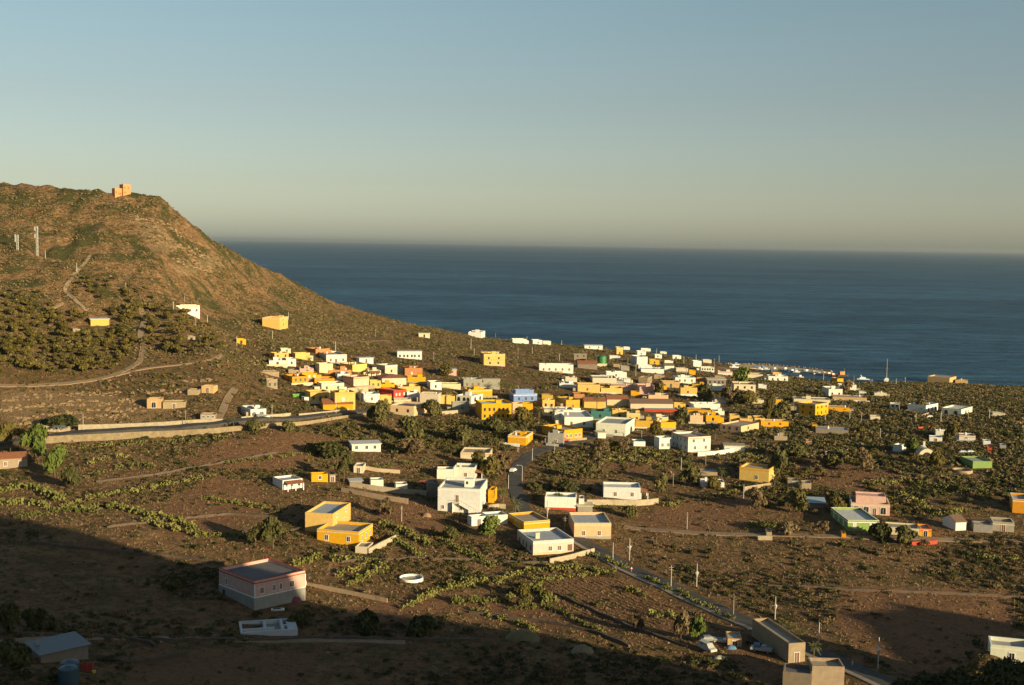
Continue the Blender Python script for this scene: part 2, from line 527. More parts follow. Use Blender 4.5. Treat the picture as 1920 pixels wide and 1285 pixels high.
b.inputs["Specular IOR Level"].default_value = 0.1
hsum = nt.nodes.new("ShaderNodeMath"); hsum.operation = 'MULTIPLY_ADD'
nt.links.new(nD, hsum.inputs[0]); hsum.inputs[1].default_value = 2.2; nt.links.new(nC, hsum.inputs[2])
bump(nt, b, hsum.outputs[0], 1.0, 1.1)
gme = np_mesh("ground", V, Fq, gm, None, True)
for nm, dat in (("zone", zone.reshape(-1, 3)),):
    a_ = gme.attributes.new(nm, 'FLOAT_COLOR', 'POINT')
    a_.data.foreach_set("color", np.concatenate([dat, np.ones((len(dat), 1), np.float32)], 1).astype(np.float32).ravel())
a_ = gme.attributes.new("coast", 'FLOAT', 'POINT'); a_.data.foreach_set("value", coast.reshape(-1).astype(np.float32))
go = bpy.data.objects.new("ground", gme); col.objects.link(go); tag(go, kind="structure")

# ------------------------------------------------------------ sea
sm_, nt, b = new_mat("sea water")
tc = nt.nodes.new("ShaderNodeTexCoord")
mp = nt.nodes.new("ShaderNodeMapping"); mp.inputs["Scale"].default_value = (0.35, 1.0, 1.0); mp.inputs["Rotation"].default_value = (0, 0, R(-12))
nt.links.new(tc.outputs["Object"], mp.inputs[0])
n1 = noise(nt, 0.006, 6, 0.65, mp.outputs[0], 0.5)
n2 = noise(nt, 0.05, 5, 0.7, mp.outputs[0])
n3 = noise(nt, 0.35, 3, 0.6, mp.outputs[0])
n0 = noise(nt, 0.0012, 5, 0.6, mp.outputs[0], 0.6)
patch = ramp(nt, n1, [(0.3, (0.022, 0.066, 0.118)), (0.7, (0.052, 0.135, 0.210))])  # wind streaks: the differing sheen of the water put into its colour
patch2 = ramp(nt, n2, [(0.35, (0.5, 0.5, 0.5)), (0.65, (1.45, 1.45, 1.45))])
pc = mixc(nt, 1.0, patch, patch2, 'MULTIPLY')
patch3 = ramp(nt, n0, [(0.35, (0.75, 0.75, 0.75)), (0.65, (1.2, 1.2, 1.2))])
pc = mixc(nt, 1.0, pc, patch3, 'MULTIPLY')
nt.links.new(pc, b.inputs["Base Color"])
b.inputs["Roughness"].default_value = 0.55
b.inputs["IOR"].default_value = 1.2
b.inputs["Specular IOR Level"].default_value = 0.35
ad = nt.nodes.new("ShaderNodeMath"); ad.operation = 'MULTIPLY_ADD'
nt.links.new(n2, ad.inputs[0]); ad.inputs[1].default_value = 4.0; nt.links.new(n3, ad.inputs[2])
bump(nt, b, ad.outputs[0], 0.6, 1.6)
s_ = MB()
s_.quad((-90000, -2000, 0), (90000, -2000, 0), (90000, 90000, 0), (-90000, 90000, 0))
tag(s_.build("sea", sm_), kind="structure")

# air: thin haze over island and sea
hz_m = bpy.data.materials.new("thin sea haze"); hz_m.use_nodes = True
nt = hz_m.node_tree; nt.nodes.clear()
ho = nt.nodes.new("ShaderNodeOutputMaterial"); hv = nt.nodes.new("ShaderNodeVolumePrincipled")
hv.inputs["Color"].default_value = (0.80, 0.84, 0.80, 1)
hv.inputs["Density"].default_value = 0.000026
hv.inputs["Anisotropy"].default_value = 0.5
nt.links.new(hv.outputs[0], ho.inputs["Volume"])
hb = MB(); hb.box(-91000, 91000, -3000, 91000, -16, 165)
HAZE = tag(hb.build("haze", hz_m), kind="stuff")
# ------------------------------------------------------------ buildings
COL = {
 'W': (0.72, 0.71, 0.63), 'C': (0.62, 0.54, 0.37), 'Y': (0.70, 0.355, 0.012), 'y': (0.69, 0.455, 0.13), 'O': (0.66, 0.29, 0.02),
 'M': (0.54, 0.33, 0.04), 'T': (0.50, 0.22, 0.085), 'P': (0.66, 0.41, 0.33), 'p': (0.70, 0.58, 0.50), 'G': (0.33, 0.31, 0.27), 'R': (0.46, 0.065, 0.035),
 'B': (0.20, 0.30, 0.55), 'g': (0.25, 0.36, 0.11), 'S': (0.68, 0.45, 0.27), 'N': (0.38, 0.29, 0.19), 'n': (0.26, 0.21, 0.16), 'e': (0.05, 0.16, 0.16),
 'D': (0.13, 0.10, 0.08), 'F': (0.55, 0.36, 0.17),
}
def roof_mat(c=(0.36, 0.35, 0.34)):
    return plaster(c, 0.9, 0.5)
DARK = simple("dark window glass", (0.022, 0.022, 0.026), 0.35)
SHUT = {'n': simple("brown shutters", (0.16, 0.07, 0.03), 0.6), 'g': simple("green shutters", (0.03, 0.08, 0.05), 0.6), 'd': DARK,
        'w': simple("pale shutters", (0.6, 0.55, 0.45), 0.6)}
WHITE = plaster((0.78, 0.76, 0.72), 0.8, 0.15)
_WM = {}
def win_mesh(w, h, near, kind, arch=False):
    k = (round(w, 1), round(h, 1), near, kind, arch)
    if k in _WM: return _WM[k]
    w, h = k[0], k[1]
    m = MB()
    if arch:
        pts = [(-w / 2, 0), (w / 2, 0)] + [(w / 2 * math.cos(a), h - w / 2 + w / 2 * math.sin(a)) for a in [math.pi * i / 6 for i in range(7)]]
        n = len(m.v); kk = len(pts)
        m.v += [(p[0], -0.04, p[1]) for p in pts] + [(p[0], 0.0, p[1]) for p in pts]
        m.f.append(tuple(n + i for i in range(kk)))
        for i in range(kk):
            j = (i + 1) % kk
            m.f.append((n + i, n + kk + i, n + kk + j, n + j))
    else:
        m.box(-w / 2, w / 2, -0.03, 0.0, 0, h)
    pane = m.mesh("window", SHUT[kind])
    fr = None
    if near:
        f = MB(); t = 0.11
        f.box(-w / 2 - t, -w / 2, -0.09, 0.0, -t, h + t); f.box(w / 2, w / 2 + t, -0.09, 0.0, -t, h + t)
        f.box(-w / 2, w / 2, -0.09, 0.0, h, h + t); f.box(-w / 2 - t - .06, w / 2 + t + .06, -0.14, 0.0, -t - 0.10, -t + .02)
        f.box(-0.03, 0.03, -0.06, -0.03, 0, h)
        fr = f.mesh("frame", WHITE)
    _WM[k] = (pane, fr)
    return _WM[k]

def put_window(root, x, y, z, rz, w, h, near, kind, name="window", arch=False):
    pane, fr = win_mesh(w, h, near, kind, arch)
    o = bpy.data.objects.new(name, pane); o.parent = root
    o.location = (x, y, z); o.rotation_euler = (0, 0, rz); col.objects.link(o)
    if fr is not None:
        f = bpy.data.objects.new("frame", fr); f.parent = o; col.objects.link(f)
    return o

def side_windows(root, n, length, ox, oy, rz, Hh, par, near, kind, door=False, arch=False, rows=None, seed=0):
    """n windows along a wall that starts at (ox, oy) and runs `length` in direction rz"""
    rr = random.Random(seed)
    dx, dy = math.cos(rz), math.sin(rz)
    if rows is None: rows = [1.0] if Hh < 5.6 else [1.0, 4.0]
    top = Hh - par - 0.15
    for ri, z in enumerate(rows):
        hh = min(1.35, top - z)
        if hh < 0.5:
            z = max(0.3, top - 1.0); hh = min(1.2, top - z)
        if hh < 0.4: continue
        k = n
        for i in range(k):
            u = (i + 0.5) / k * length + rr.uniform(-0.12, 0.12) * length / k
            if door and ri == 0 and i == k // 2:
                put_window(root, ox + dx * u, oy + dy * u, 0.05, rz, 1.1, min(2.2, top), near, kind, "door", arch)
            elif arch:
                put_window(root, ox + dx * u, oy + dy * u, 0.3, rz, min(1.7, length / k * 0.6), min(2.3, top - .2), near, 'd', "window", True)
            else:
                put_window(root, ox + dx * u, oy + dy * u, z, rz, min(1.0, length / k * 0.55), hh, near, kind)

NAMES = {'h': ('house', 'house'), 'v': ('villa', 'house'), 's': ('shed', 'shed'), 'w': ('warehouse', 'warehouse'), 'c': ('chapel', 'chapel'),
         'r': ('ruined_house', 'ruin'), 'k': ('hut', 'hut'), 'f': ('fort', 'fort'), 'b': ('concrete_building', 'building'), 'x': ('cabin', 'cabin'), 'l': ('garden_wall', 'wall')}
HS = []           # (px, py, short label, position, radius) of every building, for telling other things where they stand
FOOT = []         # footprints kept free of plants: (cx, cy, ux, uy, half width, depth)

def house(kind, x0, x1, yb, yt, e, side, ck, feat, label):
    px = (x0 + x1) / 2.0
    base = at(px, yb)
    s = FPX / base.y
    dep = math.cos(math.atan((yb - hor(px)) / FPX))
    er = R(e)
    W = (x1 - x0) / (s * max(0.35, math.cos(er)))
    Hh = (yb - yt) / (s * dep)
    D = side / (s * max(0.12, abs(math.sin(er)))) if side else min(11, max(5.5, W * 0.75))
    D = min(max(D, 2.5), 22, max(7, W * 1.9) if 'Z' not in feat else 30)
    phi = math.atan2(base.x, base.y)
    rot = er - phi
    nm, cat = NAMES[kind]
    root = empty(nm, base, rot)
    tag(root, label, cat)
    HS.append((px, (yb + yt) / 2.0, label.split(',')[0], base.copy(), (x1 - x0) / 2.0))
    FOOT.append((base.x, base.y, math.cos(rot), math.sin(rot), W / 2 + .6, D + .6))
    tk = feat.split()
    F = {}
    for t in tk:
        if ':' in t: F[t.split(':')[0]] = t.split(':')[1]
        elif len(t) > 1 and t[1:].isdigit(): F[t[0]] = int(t[1:])
        else: F[t] = 1
    near = s > 4.3
    rr = random.Random(int(x0 * 7 + yb))
    vv = rr.uniform(.86, 1.04); wm = plaster(tuple(round(x * vv * k, 3) for x, k in zip(COL[ck], (1, rr.uniform(.97, 1.03), rr.uniform(.9, 1.08)))), 0.85, 0.6 if ck in 'GNn' else 0.38)
    par = min(0.75, Hh * 0.2)
    kindw = F.get('w', rr.choice(['n', 'n', 'd', 'g', 'd']))
    ga = 'g' in F; hi = 'h' in F; ov = 'N' in F or ga or hi
    z0 = -3.0
    m = MB()
    if ov:
        m.ring(-W / 2, W / 2, 0, D, z0, Hh - (0.25 if 'N' in F else 0), 0.3)
        if ga:                                   # gable triangles closed into the wall mesh (ridge along the front)
            rh = min(1.8, D * 0.2)
            for xx, sg in ((-W / 2, 1), (W / 2 - 0.3, 1)):
                n = len(m.v)
                m.v += [(xx, 0, Hh), (xx, D, Hh), (xx, D / 2, Hh + rh), (xx + .3, 0, Hh), (xx + .3, D, Hh), (xx + .3, D / 2, Hh + rh)]
                m.f += [(n, n + 2, n + 1), (n + 3, n + 4, n + 5), (n, n + 3, n + 5, n + 2), (n + 1, n + 2, n + 5, n + 4)]
    else:
        m.ring(-W / 2, W / 2, 0, D, z0, Hh, 0.28)
    m.build("wall", wm, root)
    rc = {'w': (0.62, 0.61, 0.58), 'b': (0.40, 0.44, 0.48), 't': (0.40, 0.33, 0.25), 'd': (0.16, 0.15, 0.15)}.get(F.get('R'), (0.38, 0.37, 0.36))
    r = MB()
    if ga:
        o_ = 0.35
        for sg in (0, 1):
            ya, yb_ = (-o_, D / 2) if sg == 0 else (D / 2, D + o_)
            za, zb = (Hh - 0.1, Hh + rh) if sg == 0 else (Hh + rh, Hh - 0.1)
            n = len(r.v)
            r.v += [(-W / 2 - .2, ya, za + .03), (W / 2 + .2, ya, za + .03), (W / 2 + .2, yb_, zb + .03), (-W / 2 - .2, yb_, zb + .03),
                    (-W / 2 - .2, ya, za + .18), (W / 2 + .2, ya, za + .18), (W / 2 + .2, yb_, zb + .18), (-W / 2 - .2, yb_, zb + .18)]
            for q in ((3, 2, 1, 0), (4, 5, 6, 7), (0, 1, 5, 4), (1, 2, 6, 5), (2, 3, 7, 6), (3, 0, 4, 7)):
                r.f.append(tuple(n + i for i in q))
        ro = r.build("roof", tile_mat() if F.get('g') != 'd' else simple("brown roofing", (0.20, 0.12, 0.08), 0.9), root)
    elif hi:
        a = min(W, D) / 2 - 0.3; o_ = .35; rh = 1.5
        n = len(r.v)
        r.v += [(-W / 2 - o_, -o_, Hh), (W / 2 + o_, -o_, Hh), (W / 2 + o_, D + o_, Hh), (-W / 2 - o_, D + o_, Hh), (-W / 2 + a, D / 2, Hh + rh), (W / 2 - a, D / 2, Hh + rh)]
        r.f += [(n, n + 1, n + 5, n + 4), (n + 1, n + 2, n + 5), (n + 2, n + 3, n + 4, n + 5), (n + 3, n, n + 4), (n + 3, n + 2, n + 1, n)]
        ro = r.build("roof", tile_mat(), root)
    elif 'N' in F:
        r.box(-W / 2 - .4, W / 2 + .4, -.4, D + .4, Hh - 0.25, Hh)
        ro = r.build("roof", roof_mat(rc) if F.get('R') else plaster(COL['C'], .9, .4), root)
    else:
        r.box(-W / 2 + .28, W / 2 - .28, .28, D - .28, Hh - par - .3, Hh - par)
        ro = r.build("roof", roof_mat(rc), root)
    zr = Hh - par if not ov else Hh
    if 'K' in F:
        k = MB(); kc = plaster(COL[F['K']], 0.8, 0.15)
        k.box(-W / 2 - .07, W / 2 + .07, -.07, 0.0, Hh - .75, Hh - .50)
        k.box(-W / 2 - .07, -W / 2, 0, D, Hh - .75, Hh - .50); k.box(W / 2, W / 2 + .07, 0, D, Hh - .75, Hh - .50)
        k.ring(-W / 2 - .05, W / 2 + .05, -.05, D + .05, Hh + .002, Hh + .08, .36)
        k.build("cornice", kc, root)
    if 'b' in F and Hh > 4.5:
        k = MB(); k.box(-W / 2 - .05, W / 2 + .05, -.05, 0.0, Hh * .48, Hh * .48 + .2)
        k.build("string_course", plaster(COL['T'], .8, .2), root)
    if 'B' in F:                                  # a base band in another colour
        k = MB(); k.box(-W / 2 - .04, W / 2 + .04, -.04, 0.0, z0, 0.7)
        k.build("base_band", plaster(COL[F['B']], .8, .2), root)
    if 'f' in F:
        side_windows(root, F['f'], W * .92, -W / 2 + W * .04, -0.001, 0.0, Hh, par, near, kindw, 'd' in F, 'A' in F, seed=int(x0))
    elif 'd' in F:
        put_window(root, 0, -0.001, 0.05, 0, 1.2, min(2.2, Hh - par - .2), near, kindw, "door")
    if 's' in F:
        if e >= 0:
            side_windows(root, F['s'], D * .9, -W / 2 - .001, D * .95, -math.pi / 2, Hh, par, near, kindw, False, 'A' in F, seed=int(x1))
        else:
            side_windows(root, F['s'], D * .9, W / 2 + .001, D * .05, math.pi / 2, Hh, par, near, kindw, False, 'A' in F, seed=int(x1))
    if 'r' in F:
        q = MB(); xx = -W * .1; q.box(xx, xx + min(3.2, W * .4), D * .45, D * .45 + min(3, D * .35), zr - .3, zr + 2.2)
        q.box(xx - .1, xx + min(3.2, W * .4) + .1, D * .45 - .1, D * .45 + min(3, D * .35) + .1, zr + 2.2, zr + 2.35)
        q.build("stair_head", wm, root)
    if 't' in F:
        q = MB(); q.lathe([(.62, zr - .05), (.62, zr + 1.1), (.45, zr + 1.3), (.15, zr + 1.36)], 12, W * .22, D * .62)
        q.build("water_tank", simple("tank plastic", (0.55, 0.55, 0.52), .5), root, smooth=False)
    if 'c' in F:
        q = MB(); q.box(-W * .3, -W * .3 + .7, D * .5, D * .5 + .7, zr - .2, zr + 1.3); q.box(-W * .3 - .1, -W * .3 + .8, D * .5 - .1, D * .5 + .8, zr + 1.3, zr + 1.42)
        q.build("chimney", wm, ro)
    if 'u' in F:                                  # a smaller upper storey set back on the roof
        q = MB(); q.ring(-W * .36, W * .42, D * .35, D * .95, zr - .2, zr + 2.6, .25); q.box(-W * .36 + .25, W * .42 - .25, D * .35 + .25, D * .95 - .25, zr + 1.9, zr + 2.1)
        q.build("upper_storey", wm, root)
    if W * s > 22 and yb < 860 and kind in 'hv' and not ov:     # roof clutter and low side rooms of the lived-in houses
        if 't' not in F and rr.random() < .45:
            q = MB(); xx = rr.uniform(-.35, .35) * W; q.lathe([(.55, zr - .05), (.55, zr + 1.0), (.4, zr + 1.2), (.1, zr + 1.25)], 10, xx, D * rr.uniform(.4, .75))
            q.build("water_tank", simple("tank plastic", (0.55, 0.55, 0.52), .5), root)
        if 'r' not in F and rr.random() < .35:
            q = MB(); xx = rr.uniform(-.3, .2) * W; q.box(xx, xx + min(2.6, W * .3), D * .5, D * .5 + 2.2, zr - .3, zr + rr.uniform(1.2, 2.0)); q.build("stair_head", wm, root)
        if rr.random() < .5:
            q = MB(); xx = rr.uniform(-.4, .4) * W; q.tube((xx, D * .5, zr - .1), (xx, D * .5, zr + 2.6), .045, k=4); q.tube((xx - .5, D * .5, zr + 2.4), (xx + .5, D * .5, zr + 2.4), .03, k=4); q.build("aerial", simple("aerial metal", (.3, .3, .3), .5), root)
        if rr.random() < .4:                       # low yard wall in front
            q = MB(); yw = rr.uniform(2.6, 4.0); xl_ = -W / 2 - rr.uniform(0, 2); xr_ = W / 2 + rr.uniform(-W * .4, 2)
            q.box(xl_, xr_, -yw - .2, -yw, -3, rr.uniform(.7, 1.2)); q.box(xl_, xl_ + .2, -yw + .002, 0, -3, .8)
            q.build("yard_wall", plaster(COL[rr.choice('CNWNG')], .9, .6), root)
        if rr.random() < .45:
            sg = rr.choice((-1, 1)); aw = rr.uniform(.18, .32) * W; ah = Hh * rr.uniform(.45, .72); q = MB()
            xa_, xb_ = (W / 2 + .01, W / 2 + aw) if sg > 0 else (-W / 2 - aw, -W / 2 - .01)
            q.box(xa_, xb_, D * .12, D * .7, -3, ah); q.build("annex", wm if rr.random() < .5 else plaster(COL[rr.choice('CWGN')], .85, .4), root)
    for key in ('p', 'q'):
        if key in F:
            ph = min(2.5, Hh * .75)
            if key == 'p':
                xa, xb, ya, yb2 = -W * .42, W * .42, -2.6, 0.0
            else:
                xa, xb, ya, yb2 = W / 2, W / 2 + 2.8, 0.2, D * .7
            t = MB(); n = len(t.v)
            if key == 'p':
                lo = [(xa, ya, ph - .3), (xb, ya, ph - .3), (xb, yb2, ph + .4), (xa, yb2, ph + .4)]
            else:
                lo = [(xa, ya, ph + .4), (xb, ya, ph - .3), (xb, yb2, ph - .3), (xa, yb2, ph + .4)]
            t.v += lo + [(a_, b_, c_ + .16) for a_, b_, c_ in lo]
            for q in ((3, 2, 1, 0), (4, 5, 6, 7), (0, 1, 5, 4), (1, 2, 6, 5), (2, 3, 7, 6), (3, 0, 4, 7)):
                t.f.append(tuple(n + i for i in q))
            po = t.build("porch_roof", tile_mat(), root)
            pts = [(xa + .2, ya + .2), (xb - .2, ya + .2)] + ([((xa + xb) / 2, ya + .2)] if key == 'p' else [(xb - .2, yb2 - .2)])
            for (ax, ay) in pts:
                t = MB(); t.box(ax - .13, ax + .13, ay - .13, ay + .13, -2, ph - .25)
                t.build("post", WHITE if ck in 'WpPC' else wm, root)
    return root, W, D, Hh

TAB = [
# upper left of the village
('h',527,545,661,654,10,0,'C','f1','low cream house, topmost roof behind the palm clump at the village edge'),
('h',515,541,674,662,25,10,'y','f2 s1','pale yellow house with two brown windows, at the upper left end of the village'),
('h',554,581,674,662,22,6,'y','','plain pale yellow house, just left of the rust red block'),
('h',592,618,667,654,32,18,'T','t','rust red block with two white rooftop tanks, above the white terraced house'),
('h',612,650,681,665,14,22,'W','f3 d','white terraced house, below the rust red block'),
('h',537,555,687,673,8,4,'W','f1','tall narrow white house, left of the pink rooftop'),
('h',505,536,685,676,4,0,'W','d R:b','low white yard building with blue shade, left of the tall narrow white house'),
('h',599,624,700,682,20,8,'C','f0','blank pale cream block, right of the pink rooftop'),
('h',562,588,700,691,5,0,'P','f1','low pale pink house, behind the orange house with the white porch'),
('h',566,594,712,700,6,0,'Y','f3 d R:d w:w','orange house with three white framed openings, below the pale pink house'),
('h',548,578,719,706,20,15,'O','f3 s1 R:d','deep orange house with dark roof, leftmost orange house of the village'),
('h',590,627,721,710,8,5,'O','f0','long blank orange wall of a low house, right of the dark roofed orange house'),
('h',661,688,698,683,38,24,'y','c t','large yellow house with an orange shaded side, under the white garage'),
('h',616,659,704,694,10,0,'T','R:w','flat white roof over a terracotta wall, left of the large yellow house'),
('v',722,745,702,685,35,18,'C','f1 s3 K:W','cream villa with two storeys, left of the terracotta cube'),
('h',690,714,706,695,8,0,'C','f3 p','small beige house with three dark windows, left below the cream villa'),
('h',759,792,706,690,8,5,'T','f1 w:w','terracotta cube with one pale window, above the bright yellow wall'),
('h',764,798,717,707,5,0,'Y','','bright yellow low house, under the terracotta cube'),
('s',674,700,681,671,20,6,'W','N R:w d','low white garage on the slope, above the large yellow house'),
('h',745,791,673,658,4,3,'W','f6 N R:t','long white house with a row of six windows, alone on the slope'),
('h',663,692,726,707,33,21,'S','f2 s3 K:T w:w','big peach house with a brown shaded side, in the middle of the left quarter'),
('h',694,714,728,714,12,4,'y','f2','small yellow house, right of the big peach house'),
('h',716,762,721,709,14,12,'C','h f0','cream house with a hipped red tile roof, behind the small yellow house'),
('h',714,740,728,720,6,0,'Y','','low yellow wall of a shed roofed house, under the hipped tile roof'),
('h',738,762,746,731,42,30,'R','f3 w:w','red house with three white shutters, the only red house'),
('h',603,645,734,719,15,9,'C','f2 K:W','flat cream house, above the yellow house with the shaded side'),
('h',624,650,735,726,5,0,'W','','small plain white block, in front of the flat cream house'),
('h',582,617,753,735,18,11,'y','f3 d K:y','yellow house with a dark shaded side and three openings, lower left of the village'),
('h',628,666,769,736,14,9,'y','f1 w:w K:Y','tall yellow house with one small window, above the red porch roof'),
('h',682,712,755,739,18,10,'W','f1 K:C','off white house with one window, right of the tall yellow house'),
('h',713,734,756,742,14,4,'y','f1 d','little yellow house, left below the red house'),
('h',731,776,777,761,-24,25,'S','f2 s2 R:t K:C','wide peach house with flat grey roof, standing lowest at the edge of the fields'),
('h',746,788,735,725,8,0,'y','','pale yellow low house, behind the red house'),
('h',763,786,748,736,4,0,'W','','bluish grey block, right of the red house'),
('h',470,499,784,767,18,26,'W','A f2 s3','white house with dark arched openings, beside the road wall'),
('r',500,520,728,711,10,0,'N','f2','ruined stone house with square pillars, at the left edge of the village'),
# hillside
('h',331,374,588,573,6,0,'W','f4 K:O w:n','white house with orange balcony edge, highest house on the hillside'),
('s',171,204,611,598,6,4,'y','N R:w','windowless pale yellow building, alone among the pines'),
('h',492,524,615,596,-20,16,'y','s1 K:C','big pale yellow block, alone on the slope below the ridge'),
('k',444,461,645,636,6,0,'Y','d R:w','tiny yellow hut with an open front, beside the slope track'),
('r',352,366,637,631,5,0,'N','d','low stone hut, half buried in the pine wood edge'),
('r',137,150,624,617,5,0,'N','d','tiny grey shelter, left below the windowless pale yellow building'),
('r',276,302,766,748,-10,0,'F','A f1','ruined pale gable with a dark arch, dug into the rock slope'),
('r',306,347,766,754,-5,0,'N','d','low stone building with a black doorway, right of the ruined gable'),
('r',352,372,741,731,-15,0,'N','','flat stone hut, left of the hut with the red door'),
('r',378,400,737,724,-20,8,'F','d w:n','old stone hut with a red door, on the rock slope above the road'),
('r',376,404,788,777,-5,0,'N','f3','broken yellowish wall of a ruined house, just above the road wall'),
# middle
('h',878,902,632,623,-10,8,'W','r','stepped white house, alone on the skyline against the sea'),
('r',785,806,633,625,5,0,'C','N d','small pale shelter with posts, high on the coastal slope'),
('h',907,947,686,664,10,8,'y','f2 K:C B:P b','two storey yellow and pink house, alone on the open slope'),
('h',1011,1075,698,684,5,3,'W','f5 K:W','long white house with arched porch, alone in the middle of the slope'),
('h',961,987,644,636,8,0,'W','f0','left white house of three, in a row on the shore line'),
('h',999,1017,646,638,10,4,'W','f1','middle white house of three, in a row on the shore line'),
('h',1018,1033,647,640,5,0,'W','','right white house of three, in a row on the shore line'),
('h',820,856,703,693,5,0,'P','N R:w f2','pink house behind dark bushes, above the long grey house'),
('h',869,904,727,711,12,6,'G','f3 R:w','long grey plastered house, left of the fan palm grove'),
('h',906,937,730,712,2,0,'G','N','blank grey extension with an open right end, beside the long grey house'),
('h',807,828,731,717,12,7,'W','f1','white house with dark shutters, right of the bright yellow house'),
('h',829,864,729,720,6,0,'C','','low cream house, between white house and long grey house'),
('h',878,923,744,731,16,0,'Y','K:C','orange yellow flat house, behind the white house with arched windows'),
('h',855,884,755,742,-28,22,'W','A f3 s2 R:w','white house with dark arched windows on two sides, in the village centre'),
('h',826,853,758,743,5,0,'y','','pale yellow house behind a tall palm, left of the arched white house'),
('h',787,822,758,738,-12,6,'C','R:t','plain greyish cream house, right of the wide peach house'),
('v',903,959,787,757,12,13,'Y','f6 d b R:w t','big yellow two storey building, with a long row of windows'),
('h',961,980,776,757,10,0,'S','f1','salmon house, joined to the right of the big yellow building'),
('h',980,999,771,757,5,3,'Y','','bright yellow garage block, right of the salmon house'),
('h',963,1007,754,739,18,8,'B','f3 K:W u','blue house with white roof terraces, behind the bright yellow garage'),
('h',1061,1087,768,750,22,28,'M','f1 R:t','mustard house with a shaded orange side, right of the blue house'),
('h',1017,1040,766,750,6,0,'y','f2 d','pale yellow house with a dark doorway, left of the mustard house'),
('h',1016,1037,748,741,6,0,'M','','small mustard rooftop house, behind the pale yellow house with the doorway'),
('h',1020,1075,781,768,6,0,'C','f2 R:w','low off white house with a long flat roof, below the mustard house'),
('h',1058,1112,801,782,8,14,'W','f2 R:w c','long white house with blue shade, behind the yellow road house'),
('h',1058,1092,824,805,38,44,'Y','f4 s2 R:t w:n','long yellow house beside the road bend, with orange end wall'),
('h',952,986,834,817,-14,14,'Y','s1 K:W R:t','small deep yellow cube, standing left of the road bend'),
('h',848,880,772,755,5,0,'G','f1','grey shaded house, left of the big yellow building'),
('h',1027,1056,834,812,-6,0,'G','d','grey block with one door, in front of the yellow road house'),
# right and coast
('h',1096,1130,655,648,5,0,'W','N R:w f2','low white house with flat slab, left of the yellow chapel'),
('c',1156,1168,665,652,8,4,'y','d K:W w:n','small yellow chapel with a white trimmed front, near the shore'),
('h',1169,1181,656,651,5,0,'W','','tiny white house, right behind the yellow chapel'),
('h',1143,1163,675,668,5,0,'W','','low white house, in front of the yellow chapel'),
('b',1076,1100,680,664,6,0,'n','f2 N R:t','unfinished grey brown concrete house, left of the green tank'),
('s',1083,1120,692,683,5,0,'n','g','long shed with a red tile roof, left below the green tank'),
('h',1194,1214,684,669,20,12,'W','R:w','bright white cube with a shaded left wall, near the shore'),
('h',1218,1236,684,675,8,3,'M','f1','small mustard house, right of the bright white cube'),
('h',1195,1211,667,659,8,3,'W','f1','white house, directly behind the bright white cube'),
('h',1202,1220,659,654,5,0,'W','','small white house on the shore skyline, above the white cube'),
('h',1228,1241,672,665,8,0,'W','f1','small white house with one window, behind the small mustard house'),
('h',1238,1250,664,660,5,0,'W','','tiny white house, farthest on the shore line'),
('h',1261,1277,674,667,8,0,'W','f1 d','white house with a dark door, between shore and shoreline poles'),
('h',1300,1315,689,677,14,4,'W','','white windowless cube, on open ground near the jetty root'),
('h',1314,1339,697,689,5,0,'W','f5 R:w','white house with a dark window band, below the windowless cube'),
('h',1346,1373,704,697,4,0,'W','K:R','long low white house with a red edge, nearest to the jetty root'),
('k',1292,1304,703,695,5,0,'Y','','small yellow hut, left of the white band window house'),
('h',1197,1222,695,685,6,0,'W','A f1','white house with an arch, above the long low white wall house'),
('h',1202,1245,700,692,5,0,'W','','long low white house, under the house with an arch'),
('h',1246,1264,696,686,15,5,'W','g:d','white gabled house, right of the long low white house'),
('h',1137,1175,709,698,8,3,'W','f1 R:w','white flat house with stepped roof, above the long cream block'),
('h',1111,1156,720,709,6,6,'C','','long cream block without windows, in the right middle of the village'),
('h',1197,1214,720,708,-15,14,'N','s2','brown house with two pale windows, right of the long cream block'),
('h',1083,1125,736,721,5,0,'y','f1','wide pale yellow block, left of the pink low roofs'),
('h',1266,1304,719,708,8,5,'W','f3 R:w','white house with two square windows, above the shrub gardens'),
('h',1306,1322,716,709,5,0,'T','','small terracotta house, right of the white house with square windows'),
('r',1242,1274,727,716,8,0,'F','d','half open sandy coloured ruin, left below the white square window house'),
('h',1199,1229,742,726,8,10,'P','K:P','long pink house, with a red end wall'),
('h',1146,1190,732,723,5,0,'P','R:t','low pink roofed house, left of the long pink house'),
('h',1127,1167,738,728,6,0,'y','','low yellow house, right of the wide pale yellow block'),
('h',1183,1199,743,735,5,0,'Y','','tiny bright yellow block, under the long pink house'),
('h',1276,1307,741,727,8,0,'y','f1','yellowish house, right of the sandy ruin'),
('h',1298,1323,728,720,5,0,'M','','small mustard house, above the yellowish house'),
('h',1324,1361,733,724,5,0,'W','R:w','low white house, right of the yellowish house'),
('h',1376,1416,742,721,6,6,'C','f3 R:t','two storey beige house with deep bays, left of the dark garden trees'),
('h',1422,1437,731,722,5,0,'W','','small plain white block, right of the two storey beige house'),
('w',1182,1262,769,757,10,6,'C','g:d','long cream hall with a brown roof, the longest building in the village'),
('h',1264,1285,769,757,5,0,'y','f1','yellow annex, at the right end of the long cream hall'),
('h',1138,1177,761,749,8,0,'C','g','cream house with a red tile gable roof, left of the long cream hall'),
('h',1095,1136,766,753,8,0,'y','g','yellow house with a red brown tile roof, left of the cream tile roofed house'),
('h',1108,1146,787,771,4,0,'e','f1 R:d','dark teal building in the shade, behind the white two storey house'),
('h',1148,1175,785,769,6,0,'y','d R:t','pale yellow house with a dark opening, right of the dark teal building'),
('h',1175,1200,792,775,4,0,'y','f2 K:C','yellow house with two small windows, in front of the pale yellow house'),
('h',1191,1224,802,789,6,0,'M','','mustard wall house, below the yellow house with two small windows'),
